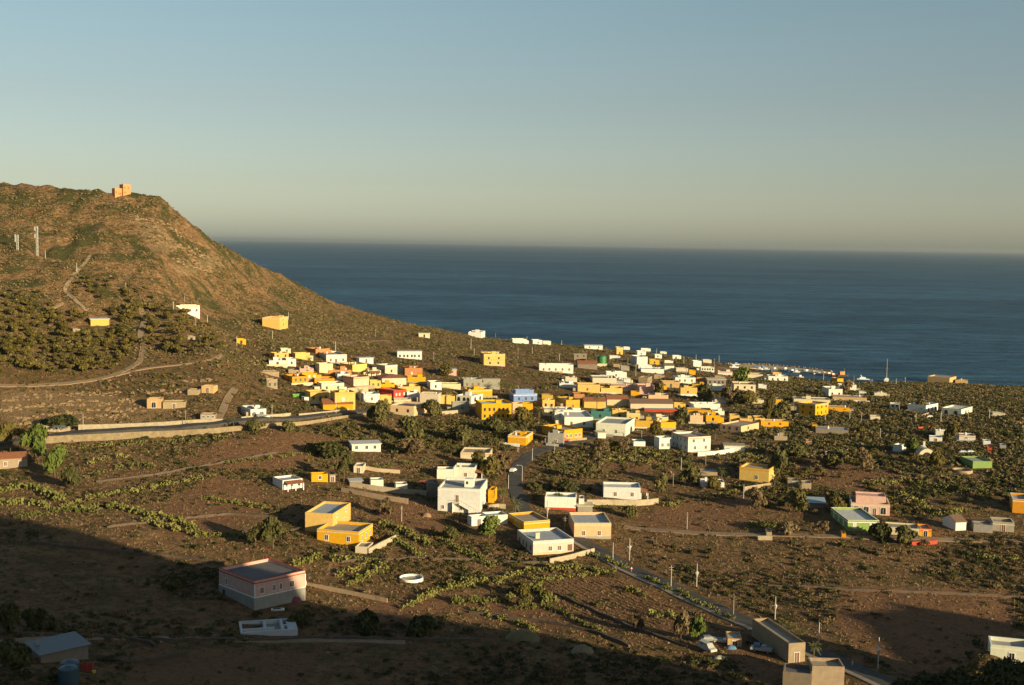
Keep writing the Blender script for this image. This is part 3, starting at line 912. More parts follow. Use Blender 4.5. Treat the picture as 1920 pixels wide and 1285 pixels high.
('h',1239,1267,805,792,24,12,'Y','','bright yellow block with a dark orange side, lowest yellow block in the middle'),
('h',1217,1253,791,782,8,0,'C','f1','pale cream house, above the bright yellow block'),
('h',1296,1350,770,757,12,5,'W','R:w','big white house with bluish walls, right of the yellow annex'),
('h',1289,1334,778,769,5,0,'Y','','long yellow band house, under the big white house'),
('h',1335,1358,786,771,6,0,'W','','white wall house, right of the long yellow band'),
('h',1294,1318,793,779,5,0,'S','','salmon house with a flat roof, below the long yellow band'),
('h',1324,1350,793,779,6,5,'Y','f1','square yellow house, right of the flat salmon house'),
('h',1368,1386,794,779,5,3,'y','R:w','yellow house with white roof terraces, left of three yellow cubes'),
('h',1387,1411,796,785,5,0,'y','','middle yellow cube, of three behind the long beige pink house'),
('h',1415,1434,796,784,8,5,'y','d','right yellow cube, of three behind the long beige pink house'),
('h',1350,1389,810,797,-30,34,'S','f3 s1 R:t','long beige pink house, with a bright right side'),
('v',1117,1173,816,794,-12,18,'W','f2 s2 K:W','white two storey house with a clay porch, in front of the teal building'),
('s',1208,1272,773,768,5,0,'R','','low red roofed sheds, in front of the long cream hall'),
('h',1216,1253,750,741,5,0,'S','','low salmon house, behind the long cream hall'),
('s',1164,1180,695,687,6,0,'G','','small grey shed, right of the green tank'),
('h',1441,1477,716,706,8,4,'W','f3 K:W','white house on the harbour, beside the yellow boat hut'),
('k',1449,1465,705,699,5,0,'y','','pale yellow boat hut, on the harbour edge'),
('b',1570,1581,718,710,30,14,'Y','','yellow fronted block with a black side, by the harbour mouth'),
('v',1573,1605,734,722,8,3,'W','A f1 K:W','white house with rounded corner and arch, highest of the white pair by the harbour'),
('h',1554,1579,744,730,16,18,'W','f2 K:C','white house with a pinkish shaded side, lower of the white pair by the harbour'),
('h',1391,1430,710,702,5,0,'C','','low cream house, half hidden left of the harbour house'),
('v',1498,1528,780,757,-32,24,'Y','f2 s3 b K:C','yellow two storey house with arcade, at the right end of the village'),
('h',1554,1592,772,764,5,0,'Y','f2','low yellow wing, right of the yellow arcade house'),
('h',1489,1556,757,749,6,0,'C','R:t','long tan house, directly behind the yellow arcade house'),
('h',1562,1624,752,745,5,0,'F','R:t','long low ochre house, right behind the yellow wing'),
('h',1449,1467,757,749,10,6,'Y','','small yellow block, in the gardens left of the arcade house'),
('k',1523,1531,806,796,5,0,'Y','','tiny bright yellow shed, in the gardens below the arcade house'),
('h',1530,1590,813,806,3,0,'n','','low tan terrace building, right of the tiny yellow shed'),
('k',1511,1522,832,827,5,0,'T','','small red box hut, beside the right hand lane'),
('h',1427,1478,801,790,8,4,'Y','f2 R:w','low yellow house with a long flat roof, right of the three yellow cubes'),
('k',1669,1685,767,757,4,0,'W','f2','small bluish white cabin, left of the white verandah house'),
('k',1611,1624,740,735,5,0,'W','','tiny white wall hut, right of the white pair by the harbour'),
('f',1740,1779,718,707,-18,12,'F','','long windowless sandstone fort like building, on the right shore line'),
('h',1792,1814,719,713,3,0,'F','','low sandstone annex, right of the fort like building'),
('h',1702,1735,773,759,-24,22,'W','A s3 f0 R:w','white verandah house, left one of two white houses on the right'),
('h',1766,1801,779,766,-20,20,'W','A f2 s1 R:w','white house with two shaded arches, right one of two white houses'),
('h',1755,1786,819,809,6,0,'W','R:w','white curved wall house, behind trees on the right'),
('h',1799,1828,827,817,6,4,'W','f1 K:T','white house with a red roof edge, rightmost behind the trees'),
('s',1743,1766,828,820,3,0,'W','d','white carport, left below the curved wall house'),
('k',1844,1857,834,827,8,3,'W','','small white hut, left of the far right grey hut'),
('k',1875,1886,841,835,5,0,'G','','tiny grey hut, farthest right below the lane'),
('k',1674,1688,848,834,-25,10,'W','','pale blue white cube, beside the right hand lane'),
('k',1728,1737,847,839,5,0,'W','r','small white pump house with mast, right of the pale blue cube'),
('k',1851,1860,845,840,5,0,'R','','red kiosk with a white front, on the far right'),
('s',1825,1859,878,865,25,24,'g','','light green shed with a black side, on the right'),
('h',1899,1932,963,937,6,8,'O','K:W','orange house with a white cornice, cut by the right frame edge'),
('x',1792,1811,995,979,34,26,'W','g:d','white cabin with a corrugated gable roof, near the right edge'),
('b',1862,1900,997,980,8,6,'G','d K:C R:t','grey portal framed garage, right of the white cabin'),
('b',1826,1860,999,984,8,0,'G','R:t','lower grey garage wing, left of the portal framed garage'),
('h',1724,1746,1006,992,10,8,'O','d K:R','small orange house, right of the green house'),
('h',1662,1722,1004,990,4,0,'C','R:t','long cream roofed house, between green house and small orange house'),
('v',1596,1667,965,945,4,8,'P','f4 d A K:C R:t u','pink house with arched door and outside stairs, behind the green house'),
('h',1590,1647,996,976,18,44,'g','f2 s3 K:W w:w R:w','green house with a dark green side, near the right edge'),
('h',1386,1441,903,878,-14,13,'y','s1 f1 K:O R:t','yellow house with an orange cornice, alone among trees right of centre'),
('k',1477,1497,912,901,5,0,'n','f1','dark low hut, right of the lone yellow house'),
('k',1503,1521,917,906,5,0,'N','','small tan box hut, right of the dark low hut'),
('k',1578,1586,1009,1001,5,0,'O','','little orange box, in front of the green house'),
('k',1437,1447,1007,998,5,0,'N','','small stone box, behind the short wall by the lane'),
# middle foreground
('h',530,567,917,899,26,19,'W','f3 p','white cottage with a clay lean to roof, left of the yellow cottage'),
('h',584,615,904,889,8,3,'Y','f1 R:t','yellow cottage with a flat roof, right of the white cottage'),
('r',618,629,904,890,5,0,'N','d','roofless stone door frame hut, beside the yellow cottage'),
('r',660,714,847,832,8,0,'W','f3 N R:w','white ruin with an open pergola, alone in the scrub'),
('k',663,681,887,874,-8,6,'C','d','small tan stone hut, at the end of the long field wall'),
('s',695,719,912,900,6,3,'W','','left one of two bluish white boxes, in the shaded yard'),
('s',742,764,920,908,6,3,'W','','right one of two bluish white boxes, in the shaded yard'),
('v',572,624,998,962,-20,38,'y','s2 R:b','cream yellow two storey house, right behind the sunny yellow house'),
('h',594,673,1020,995,-22,28,'Y','f2 s3 R:t K:C','sunny yellow house with red trimmed windows, in the left middle'),
('h',666,690,1038,1025,-15,10,'C','R:t','low beige shed, against the right side of the sunny yellow house'),
('h',819,850,899,880,0,0,'W','R:t','left wing of the rear white house, with a sloping roof'),
('v',850,890,899,876,-8,6,'W','c f1 q','rear white house with a chimney, behind the large white house'),
('h',863,918,862,849,-6,7,'C','K:F R:t','tan house with a broad flat roof, behind the dark round trees'),
('h',802,822,931,905,6,0,'n','','brown grey shaded wall house, left of the large white house'),
('h',915,926,943,919,-10,6,'Y','','narrow yellow annex, right of the large white house'),
('h',884,912,986,969,24,8,'W','d K:W','white end of a long low house, in front of the large white house'),
('h',913,952,984,966,20,0,'W','R:b','long low house with a blue grey roof, left of the brown and yellow house'),
('h',982,1031,997,977,24,32,'Y','s1 R:t K:C','brown and yellow house with a gravel roof, behind the pale pink house'),
('h',1076,1146,1010,981,8,13,'S','f2 w:n R:b K:C B:G','salmon house with grey base, right of the road bend'),
('h',1021,1080,956,932,-2,0,'W','R:b B:R','white house with a red base, in front of the palms'),
('k',1085,1095,957,935,0,0,'W','','white square water tower box, right of the white house with a red base'),
('s',1083,1111,961,948,5,0,'G','N','corrugated grey shed, right in front of the white water tower box'),
('h',1131,1201,936,914,3,0,'W','q R:w f2','long white house with a clay tiled side porch, in the centre right'),
('h',1314,1358,913,904,5,0,'W','c','white house half hidden by trees, left of the lone yellow house'),
('r',1300,1345,892,885,4,0,'N','','low tan walled yard, behind the half hidden white house'),
('v',1290,1332,847,819,31,33,'W','s4 f2 K:T R:t','tall white house with a blue shaded side and outside stairs, in the right middle'),
('h',1236,1258,842,821,24,0,'W','f2','low white wing, left of the tall white house'),
('s',1358,1396,847,835,5,0,'W','N R:t','long white garage, right of the tall white house'),
('s',1188,1210,837,828,10,5,'W','','small white garage, right of the white two storey house'),
('s',1121,1136,822,811,15,0,'W','N','small white pergola hut, left of the white two storey house'),
# foreground
('h',1478,1509,1242,1206,28,75,'N','d w:n R:t Z','tall concrete block building with an orange door, beside the road'),
('b',1522,1582,1290,1250,12,0,'N','R:t','concrete flat building, cut by the bottom edge'),
('b',1467,1521,1292,1262,-2,0,'n','R:d','lower dark concrete wing, left of the flat concrete building'),
('s',1364,1391,1213,1198,6,0,'F','d w:n','small ochre shed with junk on its roof, behind the parked pickup'),
('v',1858,1932,1247,1214,6,0,'W','f1 K:W','white house cut by the right frame edge, at the lower right'),
('h',-6,50,878,860,4,0,'N','f2 g','long low dull brown house with a tiled roof, under the pines at the left edge'),
('s',606,662,770,758,8,0,'Y','g','long red tiled porch building with a yellow edge, in front of the tall yellow house'),
('h',1060,1082,716,708,6,0,'C','','tiny cream house, under the long shed with a red tile roof'),
('h',1150,1166,691,684,6,0,'N','','small brown shed house, right below the low white chapel front house'),
('h',1246,1262,683,677,6,0,'W','','small white block, between the shore and the white gabled house'),
('h',1318,1334,681,675,6,0,'C','','tiny cream hut, near the shore above the white band window house'),
('h',1340,1358,713,706,6,0,'N','','small brown house, above the low white house on the right'),
('h',1232,1250,731,723,7,3,'Y','','small deep yellow house, right of the long pink house'),
('h',1168,1184,757,750,6,0,'C','','tiny cream gable house, behind the tile roofed cream house'),
('h',1340,1362,757,749,6,0,'C','','half hidden cream block, right of the low salmon house'),
('h',1120,1142,801,792,6,0,'N','','low brown shed, behind the left corner of the clay porch house'),
('h',1268,1288,819,811,6,0,'C','','low cream shed, right below the bright yellow block'),
('h',1640,1662,744,737,6,0,'C','','tiny cream cottage, between the harbour pair and the verandah house'),
('h',1632,1650,788,781,6,0,'C','','small cream hut, in the scrub left of the villa lane'),
('h',1452,1476,826,818,6,0,'N','','low tan hut, right of the long white garage'),
('h',1862,1884,781,775,6,0,'C','','small cream hut, right of the pair of arched white houses'),
('h',1548,1572,858,850,6,0,'N','','low brown hut, in the gardens below the east lane'),
('h',1120,1138,688,682,5,0,'C','','tiny pale shed, at the foot of the green tank'),
('h',1004,1020,762,754,8,3,'O','','small orange house, right of the blue house'),
('h',633,656,713,701,8,5,'W','f1','small white block with blue shade, right of the flat white roof over terracotta'),
('r',486,523,703,697,4,0,'N','','low stone terrace house, left of the leftmost orange house'),
('h',739,771,756,749,6,0,'C','','low cream roof, between the wide peach house and the red house'),
('h',1040,1057,790,772,6,0,'W','','small whitish block, left of the long white blue shaded house'),
('b',1326,1361,722,711,6,0,'n','f4 N','brown unfinished frame house, above the low white house on the right'),
('h',1449,1489,769,761,4,0,'N','R:b','long tan shed roofed house, left of the yellow arcade house'),
('h',1268,1290,698,691,10,0,'C','','small cream house, between the gabled house and the yellow hut'),
('h',1049,1076,727,719,5,0,'W','R:w','low white house, left above the wide pale yellow block'),
('h',1226,1246,711,704,6,0,'N','f1','brown garden house, left of the white square window house'),
('h',1076,1096,747,739,8,4,'T','','small terracotta roofed house, left under the wide pale yellow block'),
('h',1160,1182,717,709,5,0,'W','','tiny white house, between the long cream block and the brown house'),
('h',1374,1398,706,700,5,0,'C','','tiny cream house, right of the red edged house'),
('h',1410,1432,757,750,6,0,'C','','half hidden cream house, in the gardens below the two storey beige house'),
('h',1247,1262,762,756,5,0,'W','f1','small white hut house, behind the yellow annex'),
('h',1278,1296,787,780,5,0,'N','','small brown shed house, left of the flat salmon house'),
('h',868,890,741,734,5,0,'C','','tiny cream house, left of the orange yellow flat house'),
('h',744,764,700,693,8,4,'C','','small cream house, between the cream villa and the terracotta cube'),
('h',541,556,701,694,6,0,'N','','tiny stone house, under the tall narrow white house'),
]
HOBJ = {}
for row in TAB:
    HOBJ[row[9].split(',')[0]] = house(*row)
# ------------------------------------------------------------ larger houses built one by one
def px_m(p): return FPX / p.y
WSN = 'n'
# large white house with the outside stairs
r_, W_, D_, H_ = house('v', 820, 900, 961, 916, -9, 16, 'W', 'K:W', 'large white two storey house with outside stairs and a roof room, in the centre')
for u, z, w, h, nm in ((.12, 1.0, .9, 1.2, 'window'), (.34, 1.0, .7, 1.1, 'window'), (.55, .7, .9, 1.4, 'window'), (.46, H_ * .44, 1.0, 2.2, 'door')):
    put_window(r_, -W_ / 2 + W_ * u, -.001, z, 0, w, h, True, 'n', nm)
side_windows(r_, 3, D_ * .9, W_ / 2 + .001, D_ * .05, math.pi / 2, H_, .7, True, 'd', seed=3)
q = MB(); zl = H_ * .43
xs0, xs1 = -W_ / 2 + W_ * .36, -W_ / 2 + W_ * .52
q.box(xs0, xs1, -1.3, 0, zl - .15, zl)
q.box(xs0, xs0 + .15, -1.3, 0, -2, zl - .15)
ns = 14; x2 = -W_ / 2 + W_ * .97
for i in range(ns):
    a = xs1 + (x2 - xs1) * i / ns; b_ = xs1 + (x2 - xs1) * (i + 1) / ns; zt = zl * (1 - (i + 1) / (ns + 1))
    q.box(a, b_, -1.3, -.001, -2 if i > 6 else max(-2, zt - .5), zt)
st = q.build("stairs", plaster(COL['W'], .85, .2), r_)
q = MB()
for i in range(9):
    a = xs1 + (x2 - xs1) * i / 8; zt = zl * (1 - i / 8)
    q.tube((a, -1.27, zt - .1), (a, -1.27, zt + .9), .035, k=4)
q.tube((xs1, -1.27, zl + .9), (x2, -1.27, .9), .05, k=4); q.tube((xs0, -1.27, zl + .9), (xs1, -1.27, zl + .9), .05, k=4)
q.build("railing", simple("brown metal", (.2, .1, .05), .5), r_)
q = MB(); xa = W_ * .06; q.box(xa, xa + 3.0, D_ * .35, D_ * .35 + 2.6, H_ - 1, H_ + 2.0); q.build("stair_head", plaster(COL['W'], .85, .2), r_)
put_window(r_, xa + .9, D_ * .35 - .001, H_ + .3, 0, .7, .9, False, 'd')
# pale pink house with the dark red loggia
r_, W_, D_, H_ = house('h', 999, 1076, 1039, 1013, 20, 33, 'p', 'K:W B:S R:b', 'pale pink flat roofed house with a dark red loggia corner, nearest house to the road')
for u in (.42, .65): put_window(r_, -W_ / 2 + W_ * u, -.001, 1.1, 0, 1.1, 1.3, True, 'n')
put_window(r_, W_ * .41, -.001, .3, 0, W_ * .12, 2.3, False, 'n', 'door')
side_windows(r_, 4, D_ * .9, -W_ / 2 - .001, D_ * .95, -math.pi / 2, H_, .7, False, 'd', seed=9)
q = MB(); q.box(-W_ * .28, -W_ * .28 + 1.3, D_ * .4, D_ * .4 + .8, H_ - .8, H_ + .9); q.box(-W_ * .28 - .1, -W_ * .28 + 1.4, D_ * .4 - .1, D_ * .4 + .9, H_ + .9, H_ + 1.02); q.build("chimney", plaster(COL['C'], .9, .4), r_)
# dusky pink house over a bare block basement
r_, W_, D_, H_ = house('v', 478, 573, 1134, 1080, 34, 70, 'P', 'K:R R:d', 'dusky pink house over a grey block basement, largest house in the shaded corner')
zb = H_ * .42; gb = plaster(COL['G'], .9, .6)
q = MB(); q.box(-W_ / 2 - .09, W_ / 2 + .09, -.09, -.001, -3, zb); q.box(-W_ / 2 - .09, -W_ / 2 - .001, 0, D_, -3, zb); q.box(W_ / 2 + .001, W_ / 2 + .09, 0, D_, -3, zb)
q.build("basement", gb, r_)
q = MB()
q.box(-W_ / 2 - .13, W_ / 2 + .13, -.13, -.001, zb + .005, zb + .16); q.box(-W_ / 2 - .13, -W_ / 2 - .001, 0, D_, zb + .005, zb + .16)
q.box(-W_ / 2 - .11, -W_ / 2 + .12, -.11, -.002, zb + .17, H_ - .8); q.box(W_ / 2 - .12, W_ / 2 + .11, -.11, -.002, zb + .17, H_ - .8)
q.build("trim", WHITE, r_)
for u, w in ((.14, 1.0), (.38, .7), (.51, .7), (.73, 1.2)): put_window(r_, -W_ / 2 + W_ * u, -.001, zb + .9, 0, w, 1.45, True, 'n')
put_window(r_, -W_ / 2 - .001, D_ * .78, zb + .9, -math.pi / 2, .8, 1.4, True, 'd')
put_window(r_, -W_ / 2 - .092, D_ * .85, .05, -math.pi / 2, 1.0, 2.2, False, 'd', 'door')
q = MB(); q.box(-W_ / 2 - 2.6, -W_ / 2, D_ * .70, D_, -3, H_ - .4); 
q = MB(); q.box(W_ / 2, W_ / 2 + 1.6, D_ * .1, D_ * .6, zb - .2, zb + .95); q.build("balcony", plaster(COL['P'], .85, .2), r_)
# old tower on the ridge
tp = at(232, 366)
tp.z = float(H(tp.x, tp.y)) - .6
tr = empty("tower_house", tp, R(28) - math.atan2(tp.x, tp.y)); tag(tr, "orange two part tower house, alone on the ridge against the sky", "tower")
HS.append((231, 352, "orange tower house", tp.copy(), 16)); FOOT.append((tp.x, tp.y, 1, 0, 9, 9))
s = px_m(tp); tm = plaster((0.60, 0.28, 0.11), .9, .4)
hx = lambda a: (a - 231) / s / .92
q = MB(); q.ring(hx(215.5), hx(228.5), 0.5, 4.5, -4, 12.5 / s + .5, .4); q.box(hx(215.5) + .4, hx(228.5) - .4, .9, 4.1, 11 / s, 11.2 / s + .2); q.build("wall", tm, tr)
q = MB(); q.ring(hx(228.5) + .02, hx(243), -1, 3.8, -4, 20 / s + .5, .45); q.box(hx(228.5) + .5, hx(243) - .5, -.5, 3.3, 18 / s, 18.3 / s); q.box(hx(231), hx(233), 1, 2, 18.2 / s, 23 / s); q.build("upper_storey", tm, tr)
for xx, z in ((218, 4.5), (223, 2), (226, 2)): put_window(tr, hx(xx), .498, z / s * 1.0, 0, .7, 1.3, False, 'n')
for xx, z in ((231.5, 13.5), (238.5, 13.5), (232, 5)): put_window(tr, hx(xx), -1.001, z / s, 0, .8, 1.1, False, 'n')
# white unfinished wall plan
fp = at(505, 1192); s = px_m(fp)
r_ = empty("unroofed_house", fp, R(4) - math.atan2(fp.x, fp.y)); tag(r_, "white unroofed house with low walls round empty rooms, in the dark foreground", "house")
FOOT.append((fp.x, fp.y, 1, 0, 8, 9)); HS.append((505, 1180, "white unroofed house", fp.copy(), 55))
W_ = 108 / s; D_ = 8.6
q = MB(); q.ring(-W_ / 2, W_ / 2, 0, D_, -2, 1.1, .55)
q.box(-W_ / 2 + .55, W_ * .1, D_ * .26, D_ * .26 + .5, -1, 1.1); q.box(-W_ * .08, -W_ * .08 + .6, D_ * .26 + .5, D_ - .55, -1, 1.1); q.box(W_ * .22, W_ * .22 + .6, D_ * .1, D_ - .55, -1, 1.1); q.box(W_ * .22 + .6, W_ / 2 - 2.2, D_ * .42, D_ * .42 + .5, -1, 1.1); q.box(W_ / 2 - 2.2, W_ / 2 - .55, .55, D_ - .55, -1, 1.1)
q.build("wall", plaster((.52, .54, .54), .8, .3), r_)
q = MB(); q.box(-W_ / 2 + .55, W_ / 2 - 2.2, .55, D_ - .55, -2, .15); q.build("floor_slab", plaster((.30, .29, .24), .9, .4), r_)

# dark foreground yard, bottom left
def slab_shed(px, py, W, D, h, e, mat, label, wallc, name="shed", tilt=.12, over=.5):
    p = at(px, py); r_ = empty(name, p, R(e) - math.atan2(p.x, p.y)); tag(r_, label, "shed")
    FOOT.append((p.x, p.y, 1, 0, W / 2, D)); HS.append((px, py - h * px_m(p) / 2, label.split(',')[0], p.copy(), W * px_m(p) / 2))
    q = MB(); q.box(-W / 2, W / 2, 0, D, -2, h); q.build("wall", plaster(wallc, .9, .5), r_)
    q = MB(); n = len(q.v); a = over
    lo = [(-W / 2 - a, -a, h + .02), (W / 2 + a, -a, h + .02), (W / 2 + a, D + a, h + .02 + D * tilt), (-W / 2 - a, D + a, h + .02 + D * tilt)]
    q.v += lo + [(x, y, z + .1) for x, y, z in lo]
    for f_ in ((3, 2, 1, 0), (4, 5, 6, 7), (0, 1, 5, 4), (1, 2, 6, 5), (2, 3, 7, 6), (3, 0, 4, 7)): q.f.append(tuple(n + i for i in f_))
    q.build("roof", mat, r_)
    return r_
corr = simple("corrugated sheet", (.15, .165, .165), .45, .0, .25, 1.5)
sh_ = slab_shed(122, 1240, 9.5, 6.5, 2.3, 24, corr, "pale sheet roofed shed, in the dark lower left corner", COL['n'])
q = MB(); q.box(-.35, .35, 1.0, 1.7, 2.2, 3.6); q.build("chimney", plaster(COL['G'], .9, .4), sh_).location = (-3.6, 3.2, 0)
slab_shed(1525, 953, 7.5, 6, 1.8, 6, simple("blue sheet", (.36, .44, .50), .5, 0, .3, .8), "low shed with a blue grey sheet roof, in the shaded gardens", COL['n'])
slab_shed(668, 1022 - 112, 4, 3, 1.4, 10, simple("grey tarp", (.5, .5, .48), .6), "grey tarpaulin shelter, left of the two bluish white boxes", COL['n'])
for k, (px, py, lb) in enumerate(((128, 1284, "light blue round water tank, nearer of the two in the dark corner"), (131, 1273, "light blue round water tank, farther of the two in the dark corner"))):
    p = at(px, py); t_ = MB(); rr_ = 1.75
    t_.lathe([(rr_, -1), (rr_, 3.1), (rr_ * .93, 3.3), (rr_ * .3, 3.6), (rr_ * .28, 3.7)], 28)
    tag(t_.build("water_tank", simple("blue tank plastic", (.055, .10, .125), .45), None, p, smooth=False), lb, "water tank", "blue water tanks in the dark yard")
for k, (px, py, lb) in enumerate(((157, 1257, "left red plastic crate, beside the blue water tanks"), (167, 1257, "right red plastic crate, beside the blue water tanks"))):
    p = at(px, py); q = MB(); q.ring(-.6, .6, 0, .9, -.3, 1.2, .08); q.box(-.52, .52, .08, .82, .1, .2)
    tag(q.build("crate", simple("red plastic", (.42, .05, .04), .5), None, p), lb, "crate", "red crates in the dark yard")
p = at(176, 1263); q = MB(); q.lathe([(.35, -.2), (.4, .5), (.42, .55), (.0, .56)], 12)
tag(q.build("bucket", simple("yellow plastic", (.65, .5, .04), .5), None, p), "small yellow bucket, beside the red crates", "bucket")
# green tank
p = at(1128.5, 687); rr_ = 8.5 / px_m(p); hh = 19 / px_m(p)
r_ = empty("storage_tank", p); tag(r_, "large green cylindrical storage tank, near the shore", "tank"); FOOT.append((p.x, p.y, 1, 0, rr_, rr_)); HS.append((1128, 677, "green storage tank", p.copy(), 9))
q = MB(); q.lathe([(rr_, -2), (rr_, hh), (rr_ * .5, hh + .5), (.1, hh + .7)], 40); q.build("shell", simple("green paint", (.05, .20, .06), .45, 0, .15, .4), r_)
q = MB(); [q.lathe([(rr_ + .01, hh * z), (rr_ + .14, hh * z), (rr_ + .14, hh * z + .25), (rr_ + .01, hh * z + .25)], 40) for z in (.33, .66, .97)]; q.build("stiffening_ring", simple("green paint dark", (.03, .14, .045), .5), r_)
# round basin
p = at(771, 1087); rr_ = 23 / px_m(p)
r_ = empty("round_basin", p); tag(r_, "round white rimmed water basin, alone in the brown field", "basin"); FOOT.append((p.x, p.y, 1, 0, rr_ + 1, rr_ + 1)); HS.append((771, 1082, "round white basin", p.copy(), 24))
q = MB(); k = 40; n = 0
for rad, z in ((rr_, -1.5), (rr_, .75), (rr_ - .28, .75), (rr_ - .28, -.2)):
    q.v += [(rad * math.cos(2 * math.pi * i / k), rad * math.sin(2 * math.pi * i / k), z) for i in range(k)]
for a in range(3):
    for i in range(k): q.f.append((a * k + i, a * k + (i + 1) % k, (a + 1) * k + (i + 1) % k, (a + 1) * k + i))
q.build("rim", WHITE, r_)
q = MB(); q.lathe([(rr_ - .29, -.3), (rr_ - .29, .15)], 40); q.build("water", simple("still water", (.10, .10, .08), .25), r_)
p = at(1804, 885); rr_ = 19 / px_m(p)
q = MB(); n = 0
for rad, z in ((rr_, -1.5), (rr_, 1.0), (rr_ - .5, 1.0), (rr_ - .5, -.6)):
    q.v += [(rad * math.cos(2 * math.pi * i / k), rad * math.sin(2 * math.pi * i / k), z) for i in range(k)]
for a in range(3):
    for i in range(k): q.f.append((a * k + i, a * k + (i + 1) % k, (a + 1) * k + (i + 1) % k, (a + 1) * k + i))
tag(q.build("threshing_circle", plaster(COL['N'], .9, .5), None, p), "round low stone walled threshing circle, left below the light green shed", "stone circle"); FOOT.append((p.x, p.y, 1, 0, rr_, rr_))
# pale vaulted cistern
p = at(1738, 857); q = MB(); k = 10
for yy in (0, 6):
    q.v += [(-3.4, yy, -1)] + [(-3.4 * math.cos(math.pi * i / k), yy, 3.3 * math.sin(math.pi * i / k)) for i in range(k + 1)] + [(3.4, yy, -1)]
m_ = k + 3
q.f += [tuple(reversed(range(m_))), tuple(range(m_, 2 * m_))] + [(i, i + 1, m_ + i + 1, m_ + i) for i in range(m_ - 1)]
v_ = q.build("vaulted_cistern", plaster(COL['C'], .9, .5), None, p); tag(v_, "pale barrel vaulted cistern with a dark mouth, right of the pale blue white cube", "cistern")
q = MB(); q.v += [(-1.9, -.03, -1)] + [(-1.9 * math.cos(math.pi * i / k), -.03, 1.9 * math.sin(math.pi * i / k)) for i in range(k + 1)] + [(1.9, -.03, -1)]; q.f.append(tuple(range(m_))); q.build("opening", DARK, v_)

# ------------------------------------------------------------ antennas and poles
def near_house(px, py, skip=None):
    best = None
    for h in HS:
        dx = max(0, abs(h[0] - px) - h[4]); dy = abs(h[1] - py) * 1.6
        d = math.hypot(dx, dy)
        if best is None or d < best[0]: best = (d, h)
    d, h = best
    if px < h[0] - h[4]: rel = 'left of'
    elif px > h[0] + h[4]: rel = 'right of'
    elif py > h[1]: rel = 'in front of'
    else: rel = 'behind'
    far = 'just ' if d < 25 else ('a little ' if d < 60 else 'well ')
    if rel in ('in front of', 'behind') and far == 'a little ': far = 'a way '
    return far + rel + ' the ' + h[2]
USED = {}
def uniq(prefix, px, py, maxw=16):
    """a label that says which one: the kind plus where it stands, by the nearest building"""
    place = near_house(px, py)
    for pre in ([prefix] if isinstance(prefix, str) else prefix):
        for extra in ('', 'nearer ', 'farther ', 'second ', 'third ', 'fourth ', 'fifth ', 'sixth '):
            t = extra + pre + ' ' + place
            w = t.split()
            if len(w) > maxw: t = ' '.join(w[:maxw])
            if t not in USED:
                USED[t] = 1
                return t
    return t
steel = simple("galvanised steel", (.50, .50, .46), .5, .0, .2, 2)
wood = simple("weathered pole", (.34, .27, .20), .8, 0, .3, 2)
conc = simple("pale concrete pole", (.48, .44, .36), .8, 0, .2, 2)
for (px, yt, yb, lb) in ((70, 425, 481, "tall lattice antenna mast with panel aerials, right one of two on the hill"), (33, 441, 470, "shorter lattice antenna mast, left one of two on the hill")):
    p = at(px, yb); s = px_m(p); h = (yb - yt) / s; r_ = empty("antenna_mast", p); tag(r_, lb, "antenna mast", "antenna masts on the hill")
    HS.append((px, (yt + yb) / 2, "right antenna mast" if px > 50 else "left antenna mast", p.copy(), 3))
    q = MB(); c_ = [(-.4, -.4), (.4, -.4), (.4, .4), (-.4, .4)]
    for a, b_ in c_: q.tube((a, b_, -2), (a, b_, h), .09, k=5)
    nz = max(4, int(h / 1.7))
    for i in range(nz):
        z0, z1 = h * i / nz, h * (i + 1) / nz
        for j in range(4):
            a = c_[j]; b_ = c_[(j + 1) % 4]
            if i % 2: a, b_ = b_, a
            q.tube((a[0], a[1], z0), (b_[0], b_[1], z1), .045, k=4)
    q.build("mast", steel, r_)
    for j, (zz, ox) in enumerate(((.92, -.8), (.9, .8), (.68, -.8))):
        q = MB(); q.box(ox - .25, ox + .25, -1.1, -.85, h * zz - 1.1, h * zz + 1.1); q.build("aerial", simple("white aerial", (.5, .5, .45), .5), r_)
POLES = [(511,620,638),(629,640,658),(704,617,632),(510,758,788),(630,750,777),(813,659,678),(889,653,673),(883,635,655),(971,653,672),(998,650,664),(1049,663,677),(929,627,633),(988,632,640),(1053,638,648),
 (1177,670,684),(1192,683,705),(1231,654,664),(1237,672,684),(1262,667,678),(1282,668,682),(1339,672,697),(1348,666,680),(1305,667,676),(1287,697,707),(1447,696,704),(1544,702,713),(1601,706,717),(1697,707,720),(1680,712,723),(1686,752,772),
 (1547,773,791),(1593,774,788),(1615,775,792),(1436,796,815),(1650,805,824),(1490,756,775),(1717,784,794),(1764,776,791),(1815,776,787),(1855,769,786),(1277,867,883),(1262,887,912),(1243,897,912),(1394,915,935),(1323,856,872),
 (1288,960,992),(998,843,865),(868,828,841),(971,838,848),(953,904,917),(346,551,567),(325,565,585),(389,591,608),(367,592,609),(444,634,648),(541,585,600),(348,768,800),(156,777,808),(144,493,512),(236,529,551),(85,473,485),
 (1149,1016,1053),(1375,1112,1153),(1258,1058,1104),(1535,1180,1206),(1059,983,998),(753,950,978)]
LAMPS = [(979,872,902),(1203,807,826),(1040,830,848)]
LANT = [(1026,938,978),(1180,1008,1051),(1306,1055,1102),(1453,1118,1162),(1646,1192,1255)]
